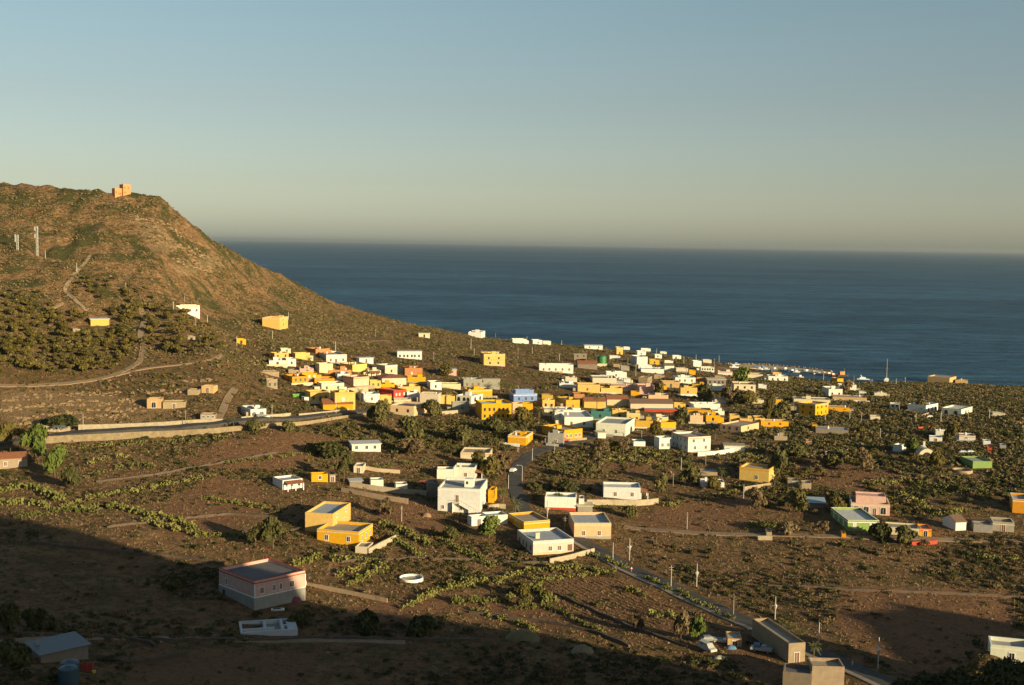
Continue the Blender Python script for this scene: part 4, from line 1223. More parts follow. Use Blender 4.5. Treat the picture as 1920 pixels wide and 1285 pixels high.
for i, (px, yt, yb) in enumerate(POLES):
    p = at(px, yb); s = px_m(p); h = min(max((yb - yt) / s, 5.0), 11.0)
    r_ = empty("utility_pole", p, i * 1.3 % 3.14); tag(r_, uniq("slender utility pole standing", px, (yt + yb) / 2), "utility pole", "utility poles")
    rad = .12 if s > 4 else .17
    q = MB(); q.tube((0, 0, -1), (0, 0, h), rad * 1.15, rad * .75, k=7); q.build("pole", (conc, steel, wood)[i % 3], r_)
    if i % 3 != 1:
        q = MB(); q.box(-.7, .7, -.06, .06, h - .7, h - .58); q.box(-.5, .5, -.05, .05, h - 1.3, h - 1.2); q.build("crossarm", wood, r_)
for i, (px, yt, yb) in enumerate(LAMPS):
    p = at(px, yb); s = px_m(p); h = (yb - yt) / s
    r_ = empty("street_lamp", p, R(180)); tag(r_, uniq("street lamp with curved arm", px, (yt + yb) / 2), "street lamp", "street lamps in the village")
    q = MB(); q.tube((0, 0, -1), (0, 0, h - .4), .10, .08); q.tube((0, 0, h - .4), (.5, 0, h), .06); q.tube((.5, 0, h), (1.6, 0, h + .05), .05); q.build("pole", steel, r_)
    q = MB(); q.box(1.4, 2.1, -.16, .16, h - .06, h + .1); q.build("lamp_head", simple("lamp housing", (.5, .5, .48), .4), r_)
for i, (px, yt, yb) in enumerate(LANT):
    p = at(px, yb); s = px_m(p); h = (yb - yt) / s
    r_ = empty("transformer_pole", p, .5 * i); tag(r_, uniq("pale roadside pole with a bulky transformer collar", px, (yt + yb) / 2), "utility pole", "roadside poles with transformer collars")
    q = MB(); q.tube((0, 0, -1), (0, 0, h), .16, .11); q.build("pole", conc, r_)
    q = MB(); q.lathe([(.12, h * .42), (.34, h * .52), (.5, h * .60), (.42, h * .64), (.13, h * .70)], 8); q.build("collar", conc, r_)
    q = MB(); q.box(-.75, .75, -.06, .06, h * .6, h * .6 + .12); q.tube((-.7, 0, h * .6), (-.7, 0, h * .6 + .4), .07, k=5); q.tube((.7, 0, h * .6), (.7, 0, h * .6 + .4), .07, k=5); q.build("crossarm", steel, r_)

# ------------------------------------------------------------ roads, walls
def resample(pts, step):
    P = [at(a, b) for a, b in pts]
    out = []
    for i in range(len(P) - 1):
        a, b_ = P[i], P[i + 1]; L = math.hypot(b_.x - a.x, b_.y - a.y); n = max(1, int(L / step))
        for k in range(n): out.append((a.x + (b_.x - a.x) * k / n, a.y + (b_.y - a.y) * k / n))
    out.append((P[-1].x, P[-1].y))
    A = np.array(out)
    for _ in range(3):
        if len(A) > 4: A[1:-1] = (A[:-2] + A[1:-1] * 2 + A[2:]) / 4
    return A
def normals(A):
    T = np.gradient(A, axis=0); T /= np.maximum(np.linalg.norm(T, axis=1), 1e-6)[:, None]
    return np.stack([-T[:, 1], T[:, 0]], 1)
def road(pts, width, mat, name, off=0.0, lift=.14, step=2.5, kerb=0):
    A = resample(pts, step); N = normals(A)
    c = [A + N * (off + width * t) for t in (-.5, -.17, .17, .5)]
    zc = H(A[:, 0], A[:, 1])
    if isinstance(lift, tuple): lift = np.interp(np.linspace(0, 1, len(A)), np.linspace(0, 1, len(lift)), lift)
    V = []
    for t, q_ in zip((-.5, -.17, .17, .5), c):
        z = np.maximum(H(q_[:, 0], q_[:, 1]), zc - .3) + lift
        V.append(np.stack([q_[:, 0], q_[:, 1], z], 1))
    lo = [v.copy() for v in (V[0], V[-1])]
    for v in lo: v[:, 2] -= 1.2 if np.isscalar(lift) else 4.0
    V = [lo[0]] + V + [lo[1]]
    n = len(A); Vn = np.concatenate(V); F = []
    for a in range(5):
        i = np.arange(n - 1) + a * n
        F.append(np.stack([i, i + 1, i + 1 + n, i + n], 1))
    o = np_obj(name, Vn, np.concatenate(F), mat); tag(o, kind="structure")
    return A, N
def wall_mesh(pts, h, t, name, mat, label, cat="wall", step=3.0, jag=0.0, group=None, sink=1.6, uneven=0.0):
    A = resample(pts, step); N = normals(A); n = len(A)
    if isinstance(h, tuple): h = np.interp(np.linspace(0, 1, n), np.linspace(0, 1, len(h)), h)
    z = H(A[:, 0], A[:, 1])
    if n > 5: z = np.convolve(np.pad(z, 2, mode='edge'), np.ones(5) / 5, 'valid')
    top = z + h + (np.random.RandomState(int(pts[0][0]) + 1).rand(n) - .5) * jag
    L = A - N * t / 2; Rr = A + N * t / 2
    V = np.concatenate([np.c_[L, z - sink], np.c_[L, top], np.c_[Rr, top], np.c_[Rr, z - sink]])
    F = []
    i = np.arange(n - 1)
    for a, b_ in ((0, 1), (1, 2), (2, 3)):
        F.append(np.stack([i + a * n, i + b_ * n, i + 1 + b_ * n, i + 1 + a * n], 1))
    F.append(np.array([[0, n, 2 * n, 3 * n], [n - 1, 4 * n - 1, 3 * n - 1, 2 * n - 1]]))
    o = np_obj(name, V, np.concatenate(F), mat)
    tag(o, label, cat, group)
    return A
def asphalt():
    m, nt, b = new_mat("worn asphalt"); tc = nt.nodes.new("ShaderNodeTexCoord")
    n1 = noise(nt, .3, 5, .7, tc.outputs["Object"])
    nt.links.new(ramp(nt, n1, [(.3, (.036, .033, .030)), (.7, (.075, .066, .056))]), b.inputs["Base Color"]); b.inputs["Roughness"].default_value = .85
    return m
ASP = asphalt(); PAV = plaster((.30, .25, .19), .9, .5); TRK = plaster((.30, .21, .13), .95, .6); STONE = plaster((.13, .095, .07), .95, .8)
MR = [(1125,812),(1090,825),(1050,833),(1020,841),(990,853),(968,874),(960,895),(964,920),(972,945),(985,968),(1010,985),(1050,1000),(1090,1015),(1200,1077),(1300,1123),(1400,1168),(1500,1213),(1600,1255),(1700,1300),(1790,1340)]
A_, N_ = road(MR, 5.0, ASP, "main_road", off=.7)
B_, M_ = road(MR[10:], 1.5, PAV, "pavement", off=-2.8, lift=.26)
ROADP = A_
road([(-60,838),(60,828),(130,818),(250,812),(400,802),(520,789),(600,781),(690,772),(760,768),(820,775)], 4.2, ASP, "lower_road", off=.6, lift=(.3, 1.2, 1.8, 1.6, 1.3, .9, .5, .3, .2))
road([(-40,727),(60,724),(130,720),(180,713),(225,700),(262,680),(270,650),(262,630),(272,600),(262,578)], 2.8, TRK, "hill_track", lift=.3)
road([(215,706),(270,692),(340,684),(400,676),(418,668)], 1.6, TRK, "foot_path", lift=.35)
road([(165,588),(135,560),(120,545),(128,530),(140,515),(160,492),(168,480)], 1.8, plaster((.36, .26, .16), .95, .5), "hill_path", lift=.4)
road([(80,583),(112,575),(118,568)], 1.8, TRK, "hill_path_branch", lift=.4)
road([(1170,988),(1300,1000),(1450,1003),(1560,1006),(1760,1012),(1960,1016)], 3.4, TRK, "field_lane", lift=.2)
road([(1560,828),(1640,842),(1760,856),(1860,866),(1960,872)], 4.0, ASP, "east_lane", lift=.25)
road([(1655,808),(1720,798),(1780,792),(1815,784),(1850,784)], 4.0, ASP, "villa_lane", lift=.25)
road([(400,800),(415,775),(428,745),(440,730)], 3.0, TRK, "house_path", lift=.3)
road([(-40,1215),(150,1196),(320,1198),(560,1201),(760,1205)], 3.0, TRK, "lower_path", lift=.2)
CW = plaster((.46, .38, .26), .9, .7)
wall_mesh([(82,832),(200,826),(300,820),(400,814),(500,803),(600,792),(686,779)], (2.7, 2.6, 2.4, 2.0, 1.6, 1.2, 1.0), .5, "retaining_wall", plaster((.34, .26, .155), .95, .9), "long pale retaining wall, below the lower road on the left", "wall", sink=3)
wall_mesh([(82,809),(110,810),(132,810)], 2.3, .35, "road_parapet", CW, "short left piece of the pale road parapet, beside the two dark cars", "wall")
wall_mesh([(147,808),(300,802),(418,793)], (2.4, 2.2, 1.7), .35, "road_parapet", CW, "long middle piece of the pale road parapet, on the far side of the lower road", "wall")
wall_mesh([(452,788),(520,783),(545,780)], 1.3, .35, "road_parapet", CW, "stepped piece of the pale road parapet, below the white arched house", "wall")
wall_mesh([(560,781),(620,776),(658,770)], 1.2, .35, "road_parapet", CW, "right end piece of the pale road parapet, under the red porch roof", "wall")
WALLS = [
 ([(1030,1057),(1060,1052),(1090,1043),(1114,1037)], 1.5, CW, "curved pale garden wall, in front of the pale pink loggia house"),
 ([(1100,947),(1160,947),(1215,950),(1234,944)], 1.9, CW, "grey beige garden wall, in front of the white house with the clay side porch"),
 ([(640,922),(680,930),(720,938),(765,945)], 1.6, plaster((.38, .27, .18), .9, .5), "long brown field wall, left of the large white house"),
 ([(656,912),(690,918),(712,922),(800,930)], 1.7, plaster((.42, .34, .24), .9, .5), "upper brown yard wall, in front of the two bluish white boxes"),
 ([(681,880),(710,885),(750,888)], 1.3, plaster((.55, .42, .28), .9, .4), "tan wall running right, from the small tan stone hut"),
 ([(691,1040),(716,1026),(742,1014)], 1.8, plaster((.48, .40, .28), .9, .5), "beige wall, right of the sunny yellow house"),
 ([(1395,923),(1420,919),(1447,915)], 2.0, plaster(COL['N'], .9, .5), "brown walled yard front, below the lone yellow house"),
 ([(1421,1013),(1448,1013)], 1.4, CW, "short pale wall, beside the lane under the dark trees"),
 ([(1714,785),(1728,783),(1741,779)], 1.5, plaster(COL['N'], .9, .5), "low brown stone wall, in front of the verandah house"),
 ([(1721,806),(1740,804),(1758,802)], 1.3, plaster((.45, .07, .04), .8, .3), "red fence wall, beside the villa lane"),
 ([(1709,1023),(1735,1022),(1757,1020)], 1.2, plaster((.42, .07, .04), .8, .3), "red fence wall, below the small orange house"),
 ([(548,745),(560,744),(569,742)], 1.4, plaster((.12, .30, .06), .8, .3), "green court wall, left of the shaded side yellow house"),
 ([(651,737),(690,735)], 2.4, plaster((.50, .40, .26), .9, .4), "plain tan yard wall, below the big peach house"),
 ([(828,778),(850,776),(868,774)], 1.6, CW, "low cream yard wall, left of the big yellow building"),
 ([(1308,856),(1340,855),(1376,848)], 1.8, plaster(COL['W'], .9, .3), "white plinth wall, in front of the tall white house"),
 ([(1180,688),(1200,694),(1215,699)], 1.5, CW, "low pale wall, beside the white arch house"),
 ([(915,955),(935,953),(948,954)], 1.5, CW, "pale garden wall, between the large white house and the palms"),
 ([(576,1098),(640,1112),(700,1124),(726,1130)], 1.0, plaster((.36, .26, .17), .95, .6), "low brown field wall, running right from the dusky pink house"),
 ([(1430,682 + 30),(1445,712)], 1.2, CW, "pale harbour yard wall, left of the white harbour house"),
]
for pts, h, m_, lb in WALLS: wall_mesh(pts, h, .4, "garden_wall", m_, lb, "wall")
DRY = [
 ([(0,1190),(180,1196),(330,1203),(560,1198),(700,1200),(900,1203)], "dry stone wall along the lower path, across the dark foreground"),
 ([(640,1055),(760,1048),(900,1052),(1000,1058),(1040,1055)], "dry stone wall, left of the curved pale garden wall"),
 ([(880,1150),(1000,1165),(1110,1185),(1180,1215)], "dry stone wall between the brown foreground fields"),
 ([(1040,1115),(1120,1150),(1200,1185),(1290,1215)], "dry stone wall slanting to the lower right fields"),
 ([(1440,1100),(1600,1108),(1760,1114),(1920,1122)], "dry stone wall between the two large dry fields"),
 ([(60,1020),(200,1035),(330,1045),(420,1060)], "dry stone wall in the shaded left fields"),
 ([(180,905),(300,890),(420,868),(520,850)], "dry stone wall below the left hedges"),
 ([(200,990),(330,975),(430,965),(540,975)], "dry stone wall left of the cream yellow house"),
 ([(452,1000),(560,995)], "short dry stone wall, behind the clump of small trees"),
 ([(560,635),(640,645),(730,640)], "dry stone wall on the upper slope"),
 ([(1480,840),(1560,828)], "dry stone wall at the start of the right lane"),
 ([(1620,880),(1740,895),(1860,900)], "dry stone wall below the light green shed"),
 ([(60,1240),(190,1232),(250,1248),(350,1225)], "dry stone yard wall, right of the blue water tanks"),
 ([(190,1192),(250,1202),(290,1207),(292,1215)], "dry stone yard wall, right of the pale sheet roofed shed"),
]
for pts, lb in DRY: wall_mesh(pts, .7, .6, "dry_stone_wall", STONE, lb, "stone wall", 1.8, .4, "dry stone field walls")

LEDGE = plaster((.30, .20, .105), .95, .8)
for i_, (pts, h, t, lb) in enumerate([
 ([(0,752),(60,745),(140,740),(220,738)], 1.4, 2.6, "upper pale rock ledge, in the cut bank under the hill track"),
 ([(0,770),(70,762),(150,757),(250,752)], 1.5, 3.0, "second pale rock ledge from the top, in the cut bank on the left"),
 ([(30,786),(110,776),(190,770),(262,766)], 1.5, 2.6, "third pale rock ledge from the top, in the cut bank on the left"),
 ([(0,800),(50,795),(90,788)], 1.6, 3.0, "lowest pale rock ledge, at the left edge above the thicket"),
 ([(120,790),(180,783),(240,780)], 1.2, 2.4, "short pale rock ledge, behind the roadside pole"),
 ([(262,740),(300,735),(350,733)], 1.6, 3.0, "pale rock brow, above the ruined pale gable"),
 ([(300,722),(350,715),(400,712)], 1.3, 2.0, "thin rock ledge, above the stone huts on the slope"),
 ([(250,408),(300,418),(345,440)], 2.5, 4.0, "upper rocky rib, on the hill below the tower"),
 ([(280,445),(330,462),(380,480)], 2.5, 4.0, "middle rocky rib, on the hill below the tower"),
 ([(330,490),(365,500),(395,508)], 2.2, 4.0, "lower rocky rib, on the seaward hill slope"),
]):
    A = resample(pts, 1.1); rk_ = np.random.RandomState(300 + i_); V_ = []; F_ = []
    base_ = np.array([(1, 0, 0), (.5, .87, .05), (-.5, .8, 0), (-1, 0, .05), (-.5, -.85, 0), (.5, -.9, 0), (.45, .3, .75), (-.4, .35, .8), (-.35, -.4, .7), (.4, -.35, .85)])
    fc_ = [(0, 1, 6), (1, 2, 7), (1, 7, 6), (2, 3, 7), (3, 8, 7), (3, 4, 8), (4, 5, 8), (5, 9, 8), (5, 0, 9), (0, 6, 9), (6, 7, 8), (6, 8, 9)]
    for x_, y_ in A:
        for _ in range(2):
            if rk_.rand() < .25: continue
            xx_, yy_ = x_ + rk_.normal(0, t * .45), y_ + rk_.normal(0, t * .55)
            sc3 = np.array([rk_.uniform(.6, 1.9), rk_.uniform(.5, 1.3), rk_.uniform(.3, 1.0)]) * (h / 1.5) ** .7
            q3 = base_ * sc3 * (1 + (rk_.rand(10, 3) - .5) * .5); an_ = rk_.uniform(-.5, .5)
            q3 = np.c_[q3[:, 0] * math.cos(an_) - q3[:, 1] * math.sin(an_), q3[:, 0] * math.sin(an_) + q3[:, 1] * math.cos(an_), q3[:, 2]]
            F_ += [tuple(v + len(V_) * 10 for v in f3) for f3 in fc_]; V_.append(q3 + np.array([xx_, yy_, float(H(xx_, yy_)) - .15]))
    tag(np_obj("rock_ledge", np.concatenate(V_), np.array(F_), LEDGE), lb, "rock ledge", "rock ledges on the hillside", "stuff")
# ------------------------------------------------------------ harbour
def sea_at(px, py, z=0.0):
    rx, rz = ray(px, py); y = (z - CAMZ) / rz
    return Vector((y * rx, y, z))
out = [(1340,683),(1380,683.5),(1420,684.5),(1460,687),(1500,690.5),(1540,695),(1560,698.5),(1564,701),(1556,702.5),(1530,699.5),(1500,696.5),(1460,692.5),(1425,690.5),(1395,691),(1360,694)]
q = MB(); P = [sea_at(a, b_, 1.2) for a, b_ in out]
q.prism([(p.x, p.y) for p in P], -3, 1.25)
jt = q.build("jetty", plaster((.50, .38, .24), .9, .5)); tag(jt, "long ochre harbour jetty running out to the right", "jetty")
rr = random.Random(5); rk = plaster((.34, .24, .15), .95, .6)
q = MB()
for i in range(150):
    t = rr.random(); k = t * 5.99; a = out[int(k)]; b_ = out[min(6, int(k) + 1)]; f_ = k - int(k)
    p = sea_at(a[0] + (b_[0] - a[0]) * f_, a[1] + (b_[1] - a[1]) * f_ - .4, .6); s = rr.uniform(.8, 2.2)
    n = len(q.v)
    q.v += [tuple(Vector((x, y, z)) * s * rr.uniform(.7, 1.1) + p) for x, y, z in ((1, 0, 0), (-1, .1, 0), (0, 1, 0), (0, -1, .1), (.1, 0, .8), (0, 0, -.8))]
    q.f += [(n + a, n + b_, n + c) for a, b_, c in ((0, 2, 4), (2, 1, 4), (1, 3, 4), (3, 0, 4), (2, 0, 5), (1, 2, 5), (3, 1, 5), (0, 3, 5))]
tag(q.build("breakwater_rocks", rk), "rough boulders piled along the outer side of the jetty", "rocks", kind="stuff")

def hull_mesh(L, Bm, Hh, sheer=.25):
    q = MB(); st = [(-.5, .8, 0), (-.3, 1, 0), (0, 1, 0), (.25, .85, .05), (.42, .4, .15), (.5, .03, .3)]
    n = len(q.v); m_ = 5
    for t, w, up in st:
        zt = Hh * (1 + up * sheer * 3)
        q.v += [(t * L, -Bm / 2 * w, zt), (t * L, -Bm / 2 * w * .75, Hh * .3), (t * L, 0, -Hh * .25 + up * Hh), (t * L, Bm / 2 * w * .75, Hh * .3), (t * L, Bm / 2 * w, zt)]
    for i in range(len(st) - 1):
        for j in range(4):
            a = n + i * m_ + j; q.f.append((a, a + m_, a + m_ + 1, a + 1))
        q.f.append((n + i * m_ + 4, n + (i + 1) * m_ + 4, n + (i + 1) * m_, n + i * m_))
    q.f.append((n, n + 1, n + 2, n + 3, n + 4))
    return q
BOATW = simple("white gelcoat", (.80, .79, .75), .35, 0, .08, 1)
BCOL = {'w': BOATW, 'r': simple("red boat paint", (.5, .05, .05), .4), 'b': simple("blue boat paint", (.06, .18, .38), .4), 'o': simple("orange boat paint", (.5, .22, .06), .6), 'p': simple("pink boat paint", (.62, .38, .30), .5)}
BO = [(1417,691,'w'),(1424,693.5,'w'),(1430,692.5,'w'),(1437,694,'w'),(1452,694.5,'b'),(1472,695,'w'),(1477,697,'w'),(1485,698,'b'),(1491,696.5,'w'),(1494,699,'w'),(1506,698,'w'),(1512,699,'w'),(1518,700,'w'),(1527,700.5,'p'),(1531,702,'w'),(1537,702.5,'w'),(1545,703,'p'),(1554,704,'w'),(1562,705,'r'),(1500,709,'p'),(1379,685.5,'w'),(1376,690,'w')]
names_ = {'w': 'white', 'b': 'blue', 'p': 'pinkish', 'r': 'red', 'o': 'orange'}
ordn = ['first', 'second', 'third', 'fourth', 'fifth', 'sixth', 'seventh', 'eighth', 'ninth', 'tenth', 'eleventh', 'twelfth', 'thirteenth', 'fourteenth', 'fifteenth', 'sixteenth', 'seventeenth', 'eighteenth', 'nineteenth']
for i, (px, py, c) in enumerate(BO):
    p = sea_at(px, py) if i < 19 else at(px, py)
    r_ = empty("motor_boat", p, rr.uniform(-.5, .5) + (math.pi if i % 3 == 0 else 0))
    lb = ("small %s open boat, %s from the left in the row moored by the jetty" % (names_[c], ordn[i])) if i < 19 else ["pinkish boat on the shore, right of the white harbour house", "upper white dinghy lying on the bank, at the jetty root", "lower white dinghy lying on the bank, at the jetty root"][i - 19]
    tag(r_, lb, "boat", "small boats in the harbour")
    L = rr.uniform(5.5, 8.0)
    hull_mesh(L, 2.4, 1.1).build("hull", BCOL[c], r_)
    q = MB(); q.box(-L * .12, L * .18, -.75, .75, 1.1, 2.0 + (i % 3) * .3); q.build("cabin", BOATW if c != 'w' or i % 2 else BCOL['b'], r_)
p = sea_at(1580, 707.5); r_ = empty("fishing_boat", p, .4); tag(r_, "rusty orange fishing boat with a dark bow, off the jetty end", "boat")
hull_mesh(11, 3.6, 2.0).build("hull", simple("dark boat paint", (.05, .05, .06), .6), r_)
q = MB(); q.box(-3.5, 1.0, -1.3, 1.3, 2.0, 4.6); q.build("cabin", BCOL['o'], r_)
q = MB(); q.tube((1.4, 0, 2), (1.4, 0, 7), .1); q.build("mast", wood, r_)
p = sea_at(1662, 716); s = px_m(p); r_ = empty("sailing_yacht", p, R(70)); tag(r_, "white sailing yacht with a single bare mast, moored off the shore", "sailing boat")
hull_mesh(12, 3.8, 2.0).build("hull", BOATW, r_)
q = MB(); q.box(-2.2, 2.2, -1.0, 1.0, 2.0, 2.8); q.build("cabin", BOATW, r_)
q = MB(); hm = 43 / s; q.tube((.8, 0, 1.5), (.8, 0, hm), .2, .13); q.tube((.8, -1.1, hm * .55), (.8, 1.1, hm * .55), .05, k=4); q.tube((.8, 0, 3.6), (-4.0, 0, 3.5), .1, k=5); q.build("mast", conc, r_)
p = sea_at(1619, 716); r_ = empty("motor_yacht", p, R(-8)); tag(r_, "dark hulled motor yacht with a white bridge, left of the sailing yacht", "motor yacht")
hull_mesh(14, 4.2, 1.8).build("hull", simple("navy hull", (.05, .08, .13), .4), r_)
q = MB(); q.box(-5, 4.2, -1.8, 1.8, 1.85, 2.3); q.box(-3, 1.5, -1.4, 1.4, 2.3, 3.4); q.build("cabin", BOATW, r_)
q = MB(); q.box(-2.2, .2, -1.2, 1.2, 3.5, 3.7); q.tube((-1.5, 0, 3.4), (-2.2, 0, 5.2), .3, .15); q.build("flybridge", BOATW, r_)

# ------------------------------------------------------------ vehicles and people
GLASS = simple("dark car glass", (.03, .035, .04), .15)
RUB = simple("rubber", (.02, .02, .02), .8)
def vehicle(px, py, rz, paint, label, kind='car', load=False, dz=.2):
    p = at(px, py); p.z += dz
    r_ = empty("pickup" if kind == 'pickup' else ("van" if kind == 'van' else "parked_car"), p, R(rz)); tag(r_, label, "car" if kind == 'car' else kind)
    HS.append((px, py - 5, label.split(',')[0], p.copy(), 8))
    pm = simple("car paint " + str(paint), paint, .3, 0, .05, 1)
    q = MB(); L, Wd = (4.9, 1.8) if kind != 'car' else (4.1, 1.65)
    prof = {'car': [(-L / 2, .45), (-L / 2 + .05, .95), (-L / 2 + .5, 1.0), (-L * .28, 1.42), (L * .12, 1.45), (L * .27, .98), (L / 2 - .1, .85), (L / 2, .45)],
            'van': [(-L / 2, .45), (-L / 2 + .02, 1.8), (-L / 2 + .2, 1.95), (L * .15, 1.95), (L * .32, 1.15), (L / 2 - .1, .95), (L / 2, .45)],
            'pickup': [(-L / 2, .5), (-L / 2, 1.05), (-L * .02, 1.05), (0, 1.6), (L * .18, 1.62), (L * .30, 1.08), (L / 2 - .08, .95), (L / 2, .5)]}[kind]
    k = len(prof); n = len(q.v)
    for sg in (-1, 1):
        q.v += [(x, sg * Wd / 2 * (.86 if z > 1.25 else 1), z) for x, z in prof]
    q.f += [tuple(n + i for i in range(k)), tuple(n + k + i for i in reversed(range(k)))] + [(n + (i + 1) % k, n + i, n + k + i, n + k + (i + 1) % k) for i in range(k)]
    q.build("body", pm, r_)
    q = MB(); x0_, x1_ = (-L * .22, L * .12) if kind == 'car' else ((.05, L * .19) if kind == 'pickup' else (-L * .3, L * .16))
    zt = 1.4 if kind == 'car' else (1.55 if kind == 'pickup' else 1.75)
    q.box(x0_, x1_, -Wd * .455, Wd * .455, zt - .42, zt - .04); q.build("side_window", GLASS, r_)
    for sx in (-1, 1):
        for sy in (-1, 1):
            w_ = MB(); w_.tube((sx * L * .31, sy * (Wd / 2 - .12), .33), (sx * L * .31, sy * (Wd / 2 + .03), .33), .33, k=14)
            o = w_.build("wheel", RUB, r_)
            w_ = MB(); w_.tube((sx * L * .31, sy * (Wd / 2 + .03), .33), (sx * L * .31, sy * (Wd / 2 + .045), .33), .18, k=10); w_.build("rim", steel, o)
    if load:
        q = MB(); q.tube((-L * .36, 0, 1.45), (-L * .08, 0, 1.45), .62, k=14); q.build("tank", simple("tank blue", (.14, .24, .34), .5), r_)
    return r_
vehicle(1428, 1224, -22, (.42, .43, .42), "white pickup carrying a round blue tank, in the concrete yard", 'pickup', True)
vehicle(1328, 1205, 10, (.25, .26, .26), "grey car, under the green tree at the junk yard")
vehicle(1326, 1222, -60, (.46, .45, .41), "white dented van, nearest in the junk yard", 'van')
vehicle(1044, 833, 30, (.06, .06, .07), "dark car, parked at the yellow road house", 'car')
vehicle(1060, 829, 30, (.45, .05, .04), "red car, parked behind the dark car at the yellow road house")
vehicle(962, 886, 70, (.75, .75, .73), "white car, on the dark road bend", 'car')
vehicle(109, 813, 5, (.08, .08, .09), "left dark car, parked by the road parapet", 'car', dz=1.9)
vehicle(117, 813, 4, (.10, .11, .13), "right dark car, parked by the road parapet", 'car', dz=1.9)
vehicle(491, 787, 12, (.25, .24, .22), "small grey car, parked below the white arched house", dz=1.0)
vehicle(1807, 852, -8, (.6, .6, .58), "left grey car, parked by the right lane")
vehicle(1821, 852, -5, (.75, .74, .7), "right white car, parked by the right lane")
vehicle(1745, 785, 0, (.72, .72, .7), "white car, in front of the verandah house")
p = at(1346, 1204); r_ = empty("trailer_boat", p, R(-15)); tag(r_, "white open boat with a dark interior, on the junk yard ground", "boat")
hull_mesh(5.5, 2.0, .9).build("hull", BOATW, r_); q = MB(); q.box(-2.4, 1.2, -.7, .7, .93, 1.0); q.build("deck", DARK, r_)
p = at(521, 1146); r_ = empty("dinghy", p, R(12)); tag(r_, "white upturned dinghy, in the shade before the dusky pink house", "boat")
hull_mesh(3.2, 1.5, .6).build("hull", BOATW, r_); q = MB(); q.box(-1.2, .7, -.45, .45, .62, .66); q.build("thwart", DARK, r_)
def tarp(px, py, sx, sy, h, c, label, cat="tarpaulin"):
    p = at(px, py); q = MB(); n = 9; rs = random.Random(int(px)); 
    for j in range(n):
        for i in range(n):
            u, v = i / (n - 1) * 2 - 1, j / (n - 1) * 2 - 1
            q.v.append((u * sx, v * sy, h * max(0, 1 - (u * u + v * v) * .75) * rs.uniform(.75, 1.1) - .3 * (abs(u) == 1 or abs(v) == 1)))
    for j in range(n - 1):
        for i in range(n - 1):
            a = j * n + i; q.f.append((a, a + 1, a + n + 1, a + n))
    tag(q.build(cat.replace(' ', '_'), simple(label[:12], c, .7, 0, .3, 1), None, p, smooth=True), label, cat)
tarp(551, 1128, 2.0, 1.2, 1.7, (.22, .05, .05), "dark red covered heap, against the basement of the dusky pink house")
tarp(1371, 1216, 1.3, .9, .9, (.10, .22, .40), "blue tarpaulin heap, before the small ochre shed")
tarp(1350, 1236, 1.5, .9, .8, (.55, .5, .38), "pale round heap, at the edge of the junk yard")
tarp(1092, 1222, 2.6, 1.6, 1.6, (.26, .20, .11), "dry rounded mound, in the foreground below the field", "earth mound")
tarp(980, 1198, 4.0, 2.2, 2.4, (.17, .14, .05), "green brown mound, at the edge of the shaded bank", "earth mound")
tarp(795, 905, 3.0, 1.6, 1.2, (.35, .09, .06), "reddish rubble heap, left of the rear white house", "rubble heap")
tarp(800, 968, 1.5, 1.2, 1.3, (.32, .19, .11), "small brown earth pile, left below the large white house", "earth mound")
# walking person
def person(px, py, rz, h=1.72):
    p = at(px, py); p.z += .16
    me = bpy.data.meshes.new("person"); o = bpy.data.objects.new("person", me); col.objects.link(o)
    vs = [(0,0,.93),(0,0,1.15),(0,0,1.38),(0,0,1.50),(0,.01,1.62),(0,.02,1.70), (-.09,0,.88),(-.10,.16,.48),(-.10,.10,.08),(-.10,.22,.03), (.09,0,.88),(.10,-.08,.48),(.10,-.26,.10),(.10,-.15,.03),
          (-.19,0,1.40),(-.24,-.08,1.12),(-.24,.02,.88),(-.24,.05,.78), (.19,0,1.40),(.24,.08,1.12),(.24,.20,.92),(.24,.24,.83)]
    es = [(0,1),(1,2),(2,3),(3,4),(4,5),(0,6),(6,7),(7,8),(8,9),(0,10),(10,11),(11,12),(12,13),(2,14),(14,15),(15,16),(16,17),(2,18),(18,19),(19,20),(20,21)]
    rad = [.15,.13,.15,.06,.10,.08,.09,.065,.04,.035,.09,.065,.04,.035,.06,.045,.032,.03,.06,.045,.032,.03]
    me.from_pydata(vs, es, []); me.update()
    mo = o.modifiers.new("skin", 'SKIN'); 
    for i, sv in enumerate(me.skin_vertices[0].data):
        sv.radius = (rad[i], rad[i]); sv.use_root = (i == 0)
    o.modifiers.new("sub", 'SUBSURF').render_levels = 2
    m_, nt, b = new_mat("person clothes and skin"); tc = nt.nodes.new("ShaderNodeTexCoord"); sx = nt.nodes.new("ShaderNodeSeparateXYZ"); nt.links.new(tc.outputs["Object"], sx.inputs[0])
    mm = nt.nodes.new("ShaderNodeMath"); mm.operation = 'DIVIDE'; nt.links.new(sx.outputs[2], mm.inputs[0]); mm.inputs[1].default_value = 1.8
    cr = ramp(nt, mm.outputs[0], [(0, (.05, .04, .04)), (.05, (.62, .60, .56)), (.52, (.50, .16, .10)), (.83, (.42, .24, .16))])
    for nd in nt.nodes:
        if nd.type == 'VALTORGB': nd.color_ramp.interpolation = 'CONSTANT'
    nt.links.new(cr, b.inputs["Base Color"]); b.inputs["Roughness"].default_value = .8
    me.materials.append(m_)
    o.location = p; o.rotation_euler = (0, 0, R(rz))
    hr = MB(); hr.lathe([(.02, 1.66), (.105, 1.66), (.115, 1.73), (.08, 1.80), (.02, 1.82)], 10, 0, .0)
    ho_ = hr.build("hair", simple("dark hair", (.03, .02, .015), .7), o)
    tag(o, "person in a reddish top and white trousers, walking up the road at the lower right", "person")
person(1598, 1250, 130)
p = at(1184, 1073); r_ = empty("road_marker", p); tag(r_, "small red and white road marker, at the left edge of the road", "road sign")
